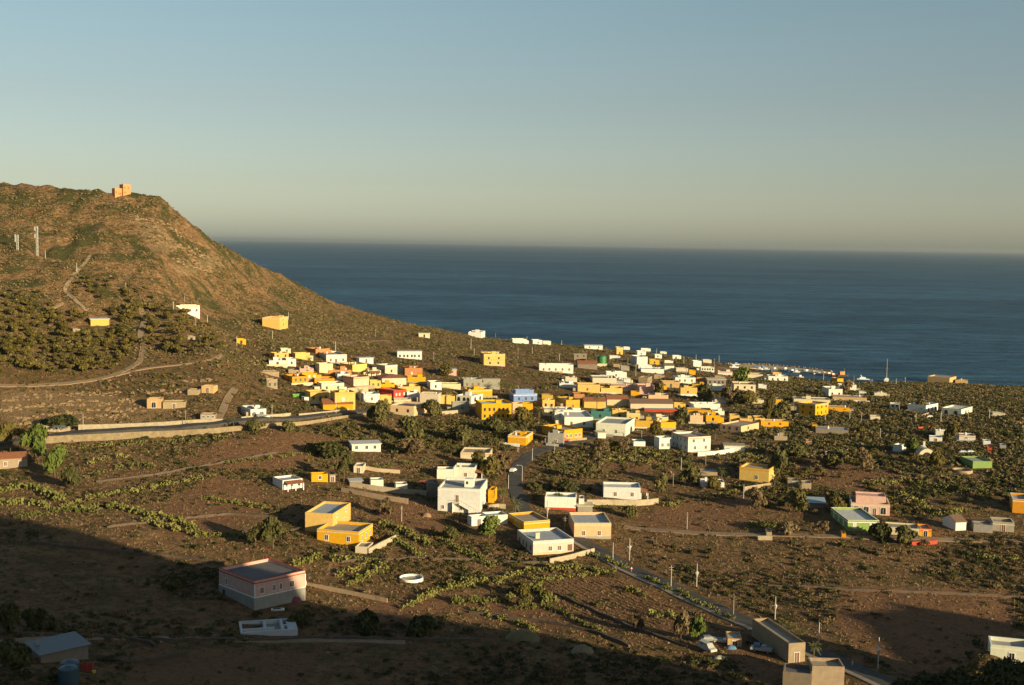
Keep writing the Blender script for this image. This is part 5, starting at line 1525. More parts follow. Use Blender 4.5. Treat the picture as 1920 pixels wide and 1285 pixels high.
q = MB(); q.tube((0, 0, -.3), (0, 0, 1.0), .05, k=6); q.build("post", steel, r_); q = MB(); q.poly([(-.45, -.06, .9), (.45, -.06, .9), (0, -.06, 1.7)]); q.poly([(.45, -.05, .9), (-.45, -.05, .9), (0, -.05, 1.7)]); q.build("plate", simple("red plate", (.6, .06, .05), .5), r_)
q = MB(); q.poly([(-.25, -.08, 1.0), (.25, -.08, 1.0), (0, -.08, 1.45)]); q.build("plate_face", WHITE, r_)
# ------------------------------------------------------------ vegetation
M_PINE = leaf_mat("pine needles", (0.052, 0.046, 0.012), (0.105, 0.084, 0.020), (0.160, 0.122, 0.032))
M_SHRUB = leaf_mat("shrub leaves", (0.032, 0.038, 0.012), (0.080, 0.076, 0.024), (0.145, 0.122, 0.042))
M_BROWN = leaf_mat("dry shrub twigs", (0.085, 0.058, 0.028), (0.155, 0.108, 0.052), (0.215, 0.155, 0.080))
M_GREEN = leaf_mat("fresh green leaves", (0.050, 0.072, 0.014), (0.095, 0.125, 0.024), (0.15, 0.17, 0.04))
M_CACT = leaf_mat("cactus pads", (0.075, 0.085, 0.022), (0.145, 0.145, 0.040), (0.25, 0.225, 0.07))
M_GRASS = leaf_mat("dry grass blades", (0.15, 0.10, 0.05), (0.23, 0.155, 0.08), (0.31, 0.22, 0.12))
M_TRUNK = simple("bark", (0.14, 0.09, 0.055), .9, 0, .3, 3)
M_PALM = leaf_mat("palm fronds", (0.06, 0.075, 0.02), (0.11, 0.12, 0.035), (0.19, 0.18, 0.06))

def leaf_cloud(n, lumps, size, rs, inner=0.25, k=3):
    """n leaf-sized faces spread over and inside a set of ellipsoid lumps [(x,y,z,rx,ry,rz)]"""
    L = np.array(lumps, float)
    w = L[:, 3] * L[:, 4]; w /= w.sum()
    i = rs.choice(len(L), n, p=w)
    d = rs.normal(size=(n, 3)); d /= np.linalg.norm(d, axis=1)[:, None]
    d[:, 2] = np.where(d[:, 2] < -0.35, -d[:, 2] * .6, d[:, 2])
    rad = 1 - inner * rs.rand(n) ** 1.5
    c = L[i, :3] + d * L[i, 3:6] * rad[:, None]
    nrm = d + rs.normal(size=(n, 3)) * .55; nrm /= np.linalg.norm(nrm, axis=1)[:, None]
    t = np.cross(nrm, rs.normal(size=(n, 3))); t /= np.linalg.norm(t, axis=1)[:, None]
    b = np.cross(nrm, t)
    s = size * (0.6 + .8 * rs.rand(n))[:, None]
    if k == 3:
        V = np.stack([c - t * s * .6 - b * s * .4, c + t * s * .6 - b * s * .4, c + b * s * .7], 1)
    else:
        V = np.stack([c - t * s * .5 - b * s * .35, c + t * s * .5 - b * s * .35, c + t * s * .4 + b * s * .4, c - t * s * .4 + b * s * .4], 1)
    F = np.arange(n * k).reshape(n, k)
    clump = rs.rand(len(L))[i] * .6 + rs.rand(n) * .4
    return V.reshape(-1, 3), F, np.repeat(clump, k)

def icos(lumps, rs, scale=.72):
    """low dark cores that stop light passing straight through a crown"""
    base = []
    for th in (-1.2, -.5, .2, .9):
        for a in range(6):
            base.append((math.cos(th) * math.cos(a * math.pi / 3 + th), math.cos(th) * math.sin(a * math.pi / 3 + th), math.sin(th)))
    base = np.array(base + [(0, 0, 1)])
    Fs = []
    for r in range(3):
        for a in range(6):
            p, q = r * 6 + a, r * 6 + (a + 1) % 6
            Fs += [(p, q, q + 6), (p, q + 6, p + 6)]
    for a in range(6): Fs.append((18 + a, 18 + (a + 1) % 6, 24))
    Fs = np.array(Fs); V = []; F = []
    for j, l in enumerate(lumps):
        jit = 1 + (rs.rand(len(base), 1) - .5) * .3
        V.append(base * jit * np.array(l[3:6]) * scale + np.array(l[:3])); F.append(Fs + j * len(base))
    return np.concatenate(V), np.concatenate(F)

def crown_mesh(name, kind, seed, n, size):
    rs = np.random.RandomState(seed)
    if kind == 'pine':        # wide flat-topped umbrella, unit radius
        lumps = [(rs.uniform(-.55, .55), rs.uniform(-.55, .55), rs.uniform(.55, .95), rs.uniform(.35, .55), rs.uniform(.35, .55), rs.uniform(.2, .34)) for _ in range(8)]
    elif kind == 'round':
        lumps = [(rs.uniform(-.45, .45), rs.uniform(-.45, .45), rs.uniform(.25, .85), rs.uniform(.38, .6), rs.uniform(.38, .6), rs.uniform(.3, .46)) for _ in range(8)]
    elif kind == 'low':
        lumps = [(rs.uniform(-.7, .7), rs.uniform(-.6, .6), rs.uniform(.1, .4), rs.uniform(.3, .5), rs.uniform(.3, .5), rs.uniform(.25, .4)) for _ in range(7)]
    else:                     # open, ragged
        lumps = [(rs.uniform(-.6, .6), rs.uniform(-.6, .6), rs.uniform(.3, 1.0), rs.uniform(.2, .38), rs.uniform(.2, .38), rs.uniform(.2, .35)) for _ in range(10)]
    V, F, T = leaf_cloud(n, lumps, size, rs)
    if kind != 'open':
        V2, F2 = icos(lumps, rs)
        F = np.concatenate([F, F2 + len(V)]); T = np.concatenate([T, np.full(len(V2), .15)]); V = np.concatenate([V, V2])  # cores tinted dark: the shade inside a crown put into the colour
    return V, F, T

CROWNS = {}
def crown(kind, mat, n, size, seed):
    key = (kind, mat.name, n, seed)
    if key not in CROWNS:
        V, F, T = crown_mesh("crown", kind, seed, n, size)
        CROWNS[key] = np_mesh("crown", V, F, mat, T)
    return CROWNS[key]

def tree_parts(root, kind, mat, R_, Hc, Ht, n, size, seed, sx=1.0):
    """crown of radius R_ and height Hc above a trunk of height Ht"""
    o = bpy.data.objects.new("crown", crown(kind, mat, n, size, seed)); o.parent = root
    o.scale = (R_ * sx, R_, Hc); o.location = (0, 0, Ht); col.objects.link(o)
    return o
_TM = {}
def trunk_mesh(seed):
    if seed in _TM: return _TM[seed]
    rr = random.Random(seed); q = MB()
    lean = (rr.uniform(-.15, .15), rr.uniform(-.15, .15))
    q.tube((0, 0, -.4), (lean[0] * .5, lean[1] * .5, .6), .075, .055, 7)
    q.tube((lean[0] * .5, lean[1] * .5, .6), (lean[0], lean[1], 1.15), .055, .04, 6)
    for i in range(4):
        a = rr.uniform(0, 6.28); q.tube((lean[0] * .6, lean[1] * .6, .62 + i * .1), (math.cos(a) * .45, math.sin(a) * .45, 1.15 + rr.uniform(0, .3)), .035, .015, 5)
    _TM[seed] = q.mesh("trunk", M_TRUNK)
    return _TM[seed]
def add_trunk(root, Ht, thick, seed):
    o = bpy.data.objects.new("trunk", trunk_mesh(seed % 4)); o.parent = root; o.scale = (thick, thick, max(Ht, .5) * 1.1); col.objects.link(o)

def occupied(x, y, pad=0.0, front=0.0):
    for (cx, cy, ux, uy, hw, dp) in FOOT_A:
        dx = x - cx; dy = y - cy
        lx = dx * ux + dy * uy; ly = -dx * uy + dy * ux
        if -hw - pad < lx < hw + pad and -front - pad < ly < dp + pad: return True
    return False
FOOT_A = list(FOOT)
FA = np.array(FOOT)
def occ_np(x, y, pad, front):
    r = np.zeros(len(x), bool)
    for (cx, cy, ux, uy, hw, dp) in FA:
        dx = x - cx; dy = y - cy
        lx = dx * ux + dy * uy; ly = -dx * uy + dy * ux
        r |= (np.abs(lx) < hw + pad) & (ly > -front - pad) & (ly < dp + pad)
    return r
RP = np.concatenate([ROADP])
def near_road(x, y, w=6.5):
    r = np.zeros(len(x), bool)
    for p in RP[::2]:
        r |= (np.abs(x - p[0]) < w) & (np.abs(y - p[1]) < w)
    return r

# pines of the hillside wood: single trees
rs = np.random.RandomState(11)
PINEPOLY = [[(-30,600),(60,580),(125,590),(165,600),(225,578),(300,575),(345,592),(395,620),(418,650),(400,668),(300,665),(278,640),(262,675),(200,700),(100,702),(-30,700)],
            [(150,520),(215,525),(300,562),(330,580),(260,590),(190,565),(150,545)], [(-30,540),(60,545),(110,575),(40,590),(-30,600)]]
cnt = 0
for P, N in zip(PINEPOLY, (240, 26, 20)):
    xs = [p[0] for p in P]; ys = [p[1] for p in P]; got = []; tries = 0
    while len(got) < N and tries < 6000:
        tries += 1
        px = rs.uniform(min(xs), max(xs)); py = rs.uniform(min(ys), max(ys))
        if not inpoly(np.array([px]), np.array([py]), P)[0]: continue
        if abs(px - (262 + (py - 640) * -.15)) < 9 and 575 < py < 690: continue
        if 160 < px < 210 and 600 < py < 622: continue
        if any(abs(px - g[0]) < 9 and abs(py - g[1]) < 4 for g in got): continue
        p = at(px, py)
        if occupied(p.x, p.y, 2, 4): continue
        got.append((px, py))
        Rr = rs.uniform(1.6, 3.2) * (1.0 if N > 100 else .8)
        root = empty("pine_tree", p, rs.uniform(0, 6.28))
        tag(root, "round topped green pine, one of the close wood on the lower hillside" if N > 100 else ("bushy pine, one of the loose group above the windowless yellow building" if N == 26 else "small pine, one of the scattered group at the left edge of the hill"), "pine tree",
            ("pines of the hillside wood", "pines above the windowless building", "pines at the left edge of the hill")[PINEPOLY.index(P)])
        tree_parts(root, 'pine' if rs.rand() < .6 else 'round', M_PINE, Rr, Rr * rs.uniform(.8, 1.15), rs.uniform(.4, 1.4), 260, .26, int(rs.randint(5)))
        add_trunk(root, 1.3, 2.2, int(rs.randint(4)))

# named trees: (px, py of the foot, crown width px, crown height px, bare trunk px, kind, material, label)
TREES = [
 (20,850,64,38,8,'pine',M_PINE,"leftmost of four broad pines, above the long dull brown house"),
 (64,866,58,50,10,'round',M_GREEN,"bright green broad pine, second of four by the lower road"),
 (103,892,52,46,6,'round',M_GREEN,"bright green round pine, third of four by the lower road"),
 (134,918,46,44,4,'round',M_SHRUB,"dark round tree, lowest of four by the lower road"),
 (100,808,92,22,3,'low',M_SHRUB,"wide grey green thicket tree, just above the left end of the road"),
 (512,1030,52,40,12,'round',M_SHRUB,"dark tree with visible trunks, left of the sunny yellow house"),
 (478,1026,44,34,9,'round',M_SHRUB,"smaller dark tree, left neighbour of the dark tree by the yellow house"),
 (893,882,46,30,2,'round',M_PINE,"dark green round tree, behind the rear white house"),
 (918,896,46,40,3,'round',M_PINE,"tall green tree, between the rear white house and the road"),
 (946,888,34,34,3,'open',M_BROWN,"brown leafless tree, beside the road bend"),
 (916,1010,52,32,3,'round',M_GREEN,"bright round fig tree, in front of the long low house"),
 (846,1014,38,28,2,'round',M_SHRUB,"grey green bush tree, left of the bright fig tree"),
 (725,972,36,28,4,'open',M_BROWN,"brown bush tree, right of the cream yellow house"),
 (985,1122,34,28,1,'round',M_PINE,"upper of two round trees, between the brown fields"),
 (983,1140,36,24,0,'round',M_SHRUB,"lower of two round trees, between the brown fields"),
 (1308,1202,42,34,4,'round',M_GREEN,"bright green round tree, over the grey car in the junk yard"),
 (1277,1205,40,44,12,'open',M_BROWN,"grey brown dead tree, left of the bright green round tree"),
 (1195,1186,34,28,2,'open',M_BROWN,"brown round bush tree, in the lower field"),
 (644,905,44,36,6,'open',M_SHRUB,"thin grey green tree, right of the stone door frame hut"),
 (772,826,58,36,3,'round',M_SHRUB,"grey green round tree, under the wide peach house"),
 (712,800,44,38,3,'round',M_SHRUB,"round grey tree, at the end of the lower road"),
 (698,790,28,26,3,'round',M_PINE,"dark tree, left below the wide peach house"),
 (808,782,46,26,2,'round',M_SHRUB,"olive tree, in front of the grey shaded house"),
 (930,812,50,30,2,'round',M_SHRUB,"broad olive tree, below the big yellow building"),
 (985,795,50,26,3,'round',M_PINE,"dark tree, right of the big yellow building front"),
 (1275,800,40,30,3,'round',M_SHRUB,"round olive tree, right of the bright yellow block"),
 (1230,820,30,24,2,'round',M_PINE,"dark bush tree, right of the small white garage"),
 (1293,912,52,34,5,'open',M_SHRUB,"dark garden tree, left of the half hidden white house"),
 (1341,918,36,22,1,'round',M_PINE,"dark round bush tree, in front of the half hidden white house"),
 (1236,925,34,28,2,'round',M_SHRUB,"green round bush, right of the clay tiled side porch"),
 (1128,852,40,22,3,'open',M_BROWN,"brown tangled tree, below the white two storey house"),
 (1168,850,32,20,3,'open',M_BROWN,"reddish bare tree, before the clay porch"),
 (1100,905,36,26,3,'open',M_SHRUB,"ragged tree, behind the white house with a red base"),
 (1066,925,50,26,2,'round',M_SHRUB,"long garden bush tree, right behind the palms"),
 (1050,945,28,20,1,'round',M_GREEN,"small green bush, against the white house with a red base"),
 (1388,722,40,26,3,'round',M_GREEN,"green leafy garden tree, behind the two storey beige house"),
 (1443,790,24,46,4,'round',M_PINE,"tall dark conifer, left of the yellow arcade house"),
 (1462,790,44,36,3,'round',M_SHRUB,"broad grey green tree, right of the tall dark conifer"),
 (1460,898,46,40,4,'round',M_SHRUB,"dark tree, touching the right side of the lone yellow house"),
 (1490,860,62,30,2,'round',M_SHRUB,"wide garden tree, right of the white garage"),
 (1620,888,40,34,3,'open',M_BROWN,"tall brown tree, right of the garden thicket"),
 (1560,880,54,28,3,'round',M_SHRUB,"green brown tree, in the middle of the right thicket"),
 (1425,955,48,32,3,'open',M_BROWN,"brown tree, left of the blue sheet roofed shed"),
 (1500,962,44,36,3,'round',M_SHRUB,"dark tree, beside the blue sheet roofed shed"),
 (1570,962,40,30,2,'round',M_PINE,"dark tree, left of the pink house"),
 (1542,1002,36,24,2,'open',M_BROWN,"brown bush tree, left of the green house"),
 (1640,1010,70,26,1,'low',M_SHRUB,"wide low thicket tree, hiding the foot of the green house"),
 (1700,1020,50,26,1,'round',M_SHRUB,"low round tree, in front of the long cream roofed house"),
 (1758,880,34,32,3,'round',M_PINE,"dark round tree, right of the vaulted cistern"),
 (1708,852,30,24,2,'round',M_GREEN,"bright green tree, between the blue white cube and the cistern"),
 (1785,825,36,26,2,'round',M_PINE,"dark tree, between the curved wall house and the red edged house"),
 (1725,772,36,16,1,'round',M_SHRUB,"olive bush tree, before the verandah house"),
 (1480,1005,44,22,1,'round',M_BROWN,"brown round bush, on the lane under the gardens"),
 (1585,735,30,18,1,'round',M_BROWN,"brown round bush, left of the white rounded house"),
 (1235,745,26,26,2,'round',M_PINE,"dark green tree, right of the long pink house"),
 (1325,752,46,26,2,'round',M_SHRUB,"garden tree, right of the low salmon house"),
 (1398,760,56,26,2,'round',M_PINE,"dark spreading tree, below the two storey beige house"),
 (1370,758,40,30,2,'open',M_BROWN,"brown garden tree, left of the dark spreading tree"),
 (835,705,44,18,1,'round',M_PINE,"dark bush tree, in front of the pink house"),
 (30,1262,90,60,4,'round',M_SHRUB,"black shaded bush tree, in the lower left corner"),
 (75,1180,70,34,2,'low',M_SHRUB,"dark thicket tree, above the pale sheet roofed shed"),
 (12,1190,60,50,3,'round',M_SHRUB,"dark tree at the left frame edge, above the lower left corner"),
 (322,1108,46,24,2,'round',M_SHRUB,"round dark bush tree, left of the dusky pink house"),
 (560,1178,52,26,1,'low',M_SHRUB,"dark bush tree, behind the white unroofed house"),
 (700,1185,80,30,1,'low',M_SHRUB,"long dark thicket tree, right of the white unroofed house"),
 (800,1190,80,26,1,'low',M_SHRUB,"second long dark thicket tree, below the round white basin"),
 (1150,845,40,20,1,'round',M_SHRUB,"olive bush tree, above the prickly pear thicket"),
 (1180,970,36,18,1,'round',M_SHRUB,"olive bush tree, below the grey beige garden wall"),
 (860,830,60,26,2,'round',M_SHRUB,"broad grey olive tree, above the tan flat roofed house"),
 (770,855,60,28,2,'open',M_BROWN,"brown thicket tree, right of the white ruin with pergola"),
 (620,860,70,26,2,'round',M_SHRUB,"wide olive tree, left of the white ruin with pergola"),
 (590,850,40,20,1,'low',M_SHRUB,"low olive tree, in the scrub left of the pergola ruin"),
 (480,810,44,18,1,'round',M_SHRUB,"olive bush tree, below the road under the arched house"),
 (545,812,44,20,1,'round',M_SHRUB,"olive bush tree, below the stepped road parapet"),
]
for t in TREES:
    if not t[5]: continue
    px, py, cw, ch, tp_, kind, mt, lb = t
    p = at(px, py); s = px_m(p)
    root = empty("tree", p, (px * .37) % 6.28); tag(root, lb, "tree")
    HS.append((px, py - tp_ - ch / 2, lb.split(',')[0], p.copy(), cw * .4)) if False else None
    Rr = cw / s / 2 / 1.02
    tree_parts(root, kind, mt, Rr, ch / s * (1.0 if kind != 'low' else 1.6), tp_ / s, 900 if s > 3.5 else 500, .17 if s > 3.5 else .2, int(px) % 4)
    add_trunk(root, max(1.0, (tp_ + ch * .35) / s), max(1.2, Rr * .8), int(px))
    FOOT_A.append((p.x, p.y - Rr * .3, 1, 0, Rr * .5, Rr * .8))

# near, shaded tree tops on the photographer's slope
for i, (px, pyt, d, w, lb) in enumerate(((1768,1264,150,6.5,"leftmost black silhouetted tree top, at the lower right corner"), (1812,1260,146,6.5,"second black silhouetted tree top from the left, at the lower right corner"),
        (1862,1262,142,6.5,"third black silhouetted tree top from the left, at the lower right corner"), (1915,1247,136,7.0,"tallest black silhouetted tree top, in the lower right corner"), (1716,1276,150,5.0,"lowest black silhouetted tree top, just above the bottom edge"))):
    rx, rz = ray(px, pyt); x = rx * d; zt = CAMZ + rz * d; g = float(H(x, d)); g = min(g, zt - 3)
    root = empty("near_tree", (x, d, g), i); tag(root, lb, "tree", "near trees in the lower right corner")
    hh = zt - g
    tree_parts(root, 'round', M_SHRUB, w / 2 * 1.3, 4.6, hh - 4.9, 2600, .075, 10 + i)
    add_trunk(root, max(1, (hh - 4.0) / 1.5), 3, i)

# palms
def frond(q, L, rise, droop, yaw, w=.16):
    n = 7; P = []
    for i in range(n + 1):
        t = i / n; r = L * (t * .9); z = rise * math.sin(t * math.pi * .62) - droop * t * t
        P.append((math.cos(yaw) * r, math.sin(yaw) * r, z))
    sx, sy = -math.sin(yaw), math.cos(yaw)
    for i in range(n):
        a, b_ = P[i], P[i + 1]; wl = L * w * math.sin((i + .7) / (n + .7) * math.pi) ** .6
        for sg in (-1, 1):
            for k in (0, .5):
                m_ = [a[j] + (b_[j] - a[j]) * k for j in range(3)]; m2 = [a[j] + (b_[j] - a[j]) * (k + .3) for j in range(3)]
                q.poly([tuple(m_), (m2[0] + sx * sg * wl + (b_[0] - a[0]) * .7, m2[1] + sy * sg * wl + (b_[1] - a[1]) * .7, m2[2] - wl * .45), tuple(m2)])
PALM = []
for sd in range(3):
    rr = random.Random(sd); q = MB()
    for i in range(26):
        e_ = i / 25; frond(q, rr.uniform(.85, 1.1), .75 - e_ * .9 + rr.uniform(-.1, .1), .1 + e_ * .55, i * 2.4 + rr.random() * .4)
    me = q.mesh("crown", M_PALM); a_ = me.attributes.new("tint", 'FLOAT', 'POINT'); a_.data.foreach_set("value", np.repeat(np.random.RandomState(sd).rand(len(me.vertices) // 3), 3).astype(np.float32)); PALM.append(me)
q = MB(); q.tube((0, 0, -1), (0, 0, 1.02), .5, .4, 9)
PT = q.mesh("trunk", M_TRUNK)
PALMS = [(497,740,712),(580,692,666),(836,758,724),(675,752,727),(938,738,714),(946,736,712),(956,738,716),(1010,792,762),(1038,792,760),(1119,770,736),(1183,720,698),(1057,894,863),(943,946,912),(966,972,932),(1340,824,806),(1353,900,874),
         (1452,916,888),(1528,926,912),(1466,1186,1160),(1484,1196,1167),(1502,1206,1176),(1525,1240,1200),(438,802,783),(515,655,640),(1488,752,738),(1420,800,786),(708,700,690),(683,760,748),(1500,920,902)]
for i, (px, yb, yt) in enumerate(PALMS):
    p = at(px, yb); s = px_m(p); h = (yb - yt) / s
    root = empty("palm_tree", p, i * 1.1); tag(root, uniq(["palm tree", "feathery palm"], px, yb - 8), "palm tree", "palms among the houses")
    cr = min(3.0, max(1.6, h * .42)); ht = max(.5, h - cr * .75)
    o = bpy.data.objects.new("crown", PALM[i % 3]); o.parent = root; o.location = (0, 0, ht); o.scale = (cr,) * 3; col.objects.link(o)
    o = bpy.data.objects.new("trunk", PT); o.parent = root; o.location = (0, 0, 0); o.scale = (.42 + .1 * (i % 3), .42 + .1 * (i % 3), ht); col.objects.link(o)
    FOOT_A.append((p.x, p.y, 1, 0, 1.2, 1.2))

# shrubs one can tell apart, in and round the village
SHR = [
 ([(1400,765),(1480,795),(1640,790),(1690,770),(1760,790),(1920,830),(1920,860),(1720,850),(1500,850),(1410,830)], 50, 1.6, 3.2, 'gpb'),
 ([(1380,860),(1540,850),(1640,885),(1900,905),(1900,950),(1750,960),(1560,965),(1400,960)], 52, 1.4, 2.8, 'gpb'),
 ([(1040,850),(1100,830),(1240,860),(1290,875),(1130,885),(1040,880)], 24, 1.2, 2.2, 'gb'),
 ([(975,905),(1040,900),(1130,910),(1100,925),(1010,925),(990,955),(975,935)], 14, 1.3, 2.4, 'g'),
 ([(780,800),(1000,800),(960,830),(800,830)], 16, 1.3, 2.5, 'g'),
 ([(640,800),(760,815),(820,850),(700,850)], 14, 1.3, 2.5, 'g'),
 ([(500,690),(620,740),(760,750),(1000,760),(1000,770),(700,770),(520,755)], 14, 1.0, 1.8, 'g'),
 ([(1000,700),(1400,720),(1440,760),(1100,790),(960,780)], 22, 1.2, 2.2, 'gp'),
 ([(1480,725),(1560,725),(1560,745),(1440,745),(1430,730)], 12, 2.0, 3.2, 'gb'),
 ([(440,775),(560,760),(600,770),(520,785)], 8, 1.2, 2.2, 'g'),
 ([(560,990),(720,1000),(900,1000),(960,1050),(800,1060),(700,1060)], 14, .8, 1.6, 'gb'),
 ([(1180,1010),(1450,1030),(1700,1050),(1900,1080),(1400,1085),(1260,1050)], 12, 1.0, 2.2, 'gb'),
 ([(1400,985),(1560,1012),(1880,1030),(1900,1050),(1500,1035)], 18, 1.0, 2.2, 'gb'),
]
KN = {'g': (M_SHRUB, ["grey green shrub", "low olive shrub", "leafy olive bush", "rounded grey bush", "soft green bush"]), 'p': (M_PINE, ["dark evergreen shrub", "dark round bush", "deep green bush"]), 'b': (M_BROWN, ["dry brown shrub", "brown twiggy bush", "reddish brown shrub"])}
rs = np.random.RandomState(23); nS = 0
for P, N, r0, r1, kinds in SHR:
    xs = [p[0] for p in P]; ys = [p[1] for p in P]; got = 0; tries = 0
    while got < N and tries < 900:
        tries += 1
        px = rs.uniform(min(xs), max(xs)); py = rs.uniform(min(ys), max(ys))
        if not inpoly(np.array([px]), np.array([py]), P)[0]: continue
        p = at(px, py); Rr = rs.uniform(r0, r1)
        if occupied(p.x, p.y, Rr * .7, Rr * 1.5 + 2.5) or near_road(np.array([p.x]), np.array([p.y]), 5)[0]: continue
        got += 1; nS += 1
        k = kinds[rs.randint(len(kinds))]; mt, pre = KN[k]
        root = empty("shrub", p, rs.uniform(0, 6.28))
        pr = list(pre); rs.shuffle(pr)
        tag(root, uniq(pr, px, py), "shrub", "shrubs among the houses")
        tree_parts(root, ('round', 'low', 'open')[rs.randint(3 if k == 'b' else 2)], mt, Rr, Rr * rs.uniform(.7, 1.0), -.1, 420, .17, 20 + int(rs.randint(5)))
        FOOT_A.append((p.x, p.y, 1, 0, Rr * .4, Rr * .5))

# prickly pear hedges
def pads(n, rs):
    """n oval pads as 6 sided plates, unit clump (radius 1, height 1)"""
    c = np.stack([rs.normal(0, .38, n), rs.normal(0, .38, n), rs.uniform(.05, .95, n)], 1)
    a = rs.uniform(0, 6.28, n); nrm = np.stack([np.cos(a), np.sin(a), rs.uniform(-.3, .5, n)], 1); nrm /= np.linalg.norm(nrm, axis=1)[:, None]
    up = np.array([0, 0, 1.0]) + rs.normal(0, .35, (n, 3)); t = np.cross(nrm, up); t /= np.linalg.norm(t, axis=1)[:, None]; b = np.cross(t, nrm)
    s = rs.uniform(.16, .27, n)[:, None]
    ang = np.arange(6) * math.pi / 3
    V = np.stack([c + t * s * .75 * math.cos(q_) + b * s * math.sin(q_) for q_ in ang], 1)
    return V.reshape(-1, 3), rs.rand(n)
def cactus_obj(name, C, sc_, per, label, cat, group, seed, kind=None):
    rs = np.random.RandomState(seed); Vs = []; T = []
    for (x, y, z), s in zip(C, sc_):
        v, t = pads(per, rs); v = v * np.array([s, s, s * rs.uniform(.8, 1.15)]) + np.array([x, y, z]); Vs.append(v); T.append(np.repeat(t * .6 + rs.rand() * .4, 6))
    V = np.concatenate(Vs); n = len(V) // 6; b = np.arange(n)[:, None] * 6
    F = np.concatenate([np.hstack([b, b + 1, b + 2, b + 3]), np.hstack([b, b + 3, b + 4, b + 5])])
    o = np_obj(name, V, F, M_CACT, np.concatenate(T)); tag(o, label, cat, group, kind)
    return o
HED = [
 ([(131,945),(257,921),(350,902),(400,893)],1.2,"green prickly pear hedge, slanting up across the left fields"),
 ([(126,955),(210,952),(292,970),(373,995)],1.5,"thick prickly pear hedge, edging the first bare left field"),
 ([(268,977),(320,992),(378,1008)],1.3,"prickly pear hedge, below the thick hedge of the left fields"),
 ([(35,972),(112,958),(180,962)],1.2,"short prickly pear hedge, at the shade line on the left"),
 ([(145,840),(250,834),(366,828),(420,822)],1.3,"prickly pear hedge, along the foot of the retaining wall"),
 ([(380,1008),(420,1003),(470,1010)],1.2,"prickly pear hedge, left of the two dark trees"),
 ([(430,870),(520,860),(600,852),(660,850)],1.2,"prickly pear hedge, left of the white ruin with pergola"),
 ([(380,935),(440,945),(500,955)],1.1,"prickly pear hedge, right of the first bare left field"),
 ([(700,880),(760,872),(800,870)],1.2,"prickly pear hedge, above the shaded yard"),
 ([(545,1060),(600,1050),(650,1052),(705,1056)],1.4,"prickly pear hedge, below the sunny yellow house"),
 ([(624,1082),(655,1070),(690,1068),(730,1066)],1.3,"prickly pear hedge, upper of two left of the round white basin"),
 ([(655,1100),(680,1084),(708,1073)],1.3,"prickly pear hedge, lower of two left of the round white basin"),
 ([(712,985),(740,992),(770,1005),(800,1020)],1.4,"dense prickly pear hedge, right of the walled yellow house"),
 ([(740,1010),(760,1028),(790,1045)],1.3,"prickly pear hedge, between the yellow house and the round basin"),
 ([(815,1000),(850,1025),(885,1045),(925,1064)],1.2,"prickly pear hedge, left of the pale pink loggia house"),
 ([(850,1102),(905,1094),(965,1083),(985,1074)],1.3,"prickly pear hedge, right of the round white basin"),
 ([(985,1075),(1030,1070),(1084,1067),(1145,1073)],1.3,"prickly pear hedge, upper edge of the large brown field"),
 ([(1000,1090),(1060,1084),(1135,1077)],1.1,"thin prickly pear hedge, lower one above the large brown field"),
 ([(760,1143),(792,1126),(830,1108),(870,1097),(940,1092)],1.3,"curved prickly pear hedge, around the small round field"),
 ([(850,1132),(905,1130),(962,1124)],1.4,"prickly pear hedge, left of the two round trees"),
 ([(1008,1100),(1018,1115),(1027,1135)],1.4,"short prickly pear hedge, right of the two round trees"),
 ([(960,1142),(1028,1140),(1080,1165),(1130,1190)],1.0,"prickly pear hedge, lower edge of the large brown field"),
 ([(890,1145),(950,1165),(1010,1182)],1.0,"dull prickly pear hedge, in the narrow field at the shade line"),
 ([(1106,1041),(1140,1053),(1173,1067)],1.1,"prickly pear hedge, beside the upper straight of the main road"),
 ([(1210,1086),(1265,1110),(1320,1137),(1370,1162)],1.0,"prickly pear hedge, beside the lower straight of the main road"),
 ([(1215,1160),(1245,1155),(1270,1160)],1.3,"prickly pear hedge, in the corner field by the road"),
 ([(1178,1106),(1195,1112),(1210,1120)],1.1,"short prickly pear hedge, inside the large brown field"),
 ([(1108,850),(1150,846),(1200,850),(1255,862)],1.7,"broad prickly pear thicket, below the small white garage"),
 ([(1130,866),(1180,864),(1240,874)],1.5,"lower prickly pear thicket, below the small white garage"),
 ([(1370,852),(1395,856),(1420,862)],1.4,"prickly pear thicket, right of the long white garage"),
 ([(1338,930),(1360,928),(1378,924)],1.2,"prickly pear clump, left of the lone yellow house"),
 ([(1250,948),(1262,950),(1270,947)],1.2,"lone prickly pear clump, right of the clay side porch"),
 ([(1400,985),(1440,990),(1480,985)],1.4,"prickly pear hedge, above the lane on the right"),
 ([(1613,905),(1660,910),(1697,903)],1.6,"pale prickly pear thicket, right of the garden thicket"),
 ([(1700,905),(1750,915),(1830,925)],1.6,"long prickly pear thicket, below the stone circle"),
 ([(1743,962),(1780,966),(1812,960)],1.4,"prickly pear thicket, behind the white corrugated cabin"),
 ([(1690,930),(1720,945),(1740,955)],1.4,"prickly pear thicket, right of the pink house"),
 ([(1110,952),(1160,956),(1190,955)],1.1,"prickly pear hedge, at the foot of the grey beige garden wall"),
 ([(1835,1050),(1870,1048),(1905,1050)],1.2,"prickly pear hedge, at the right edge above the dry field"),
 ([(0,925),(40,915),(80,920),(110,940)],1.7,"broad prickly pear thicket, at the left edge in the sun"),
 ([(0,945),(50,945),(90,955)],1.6,"lower prickly pear thicket, at the left edge above the shade"),
 ([(165,895),(210,882),(260,872),(290,880)],1.5,"prickly pear thicket, right of the four pines"),
 ([(170,870),(200,860),(245,858)],1.5,"upper prickly pear thicket, right of the four pines"),
]
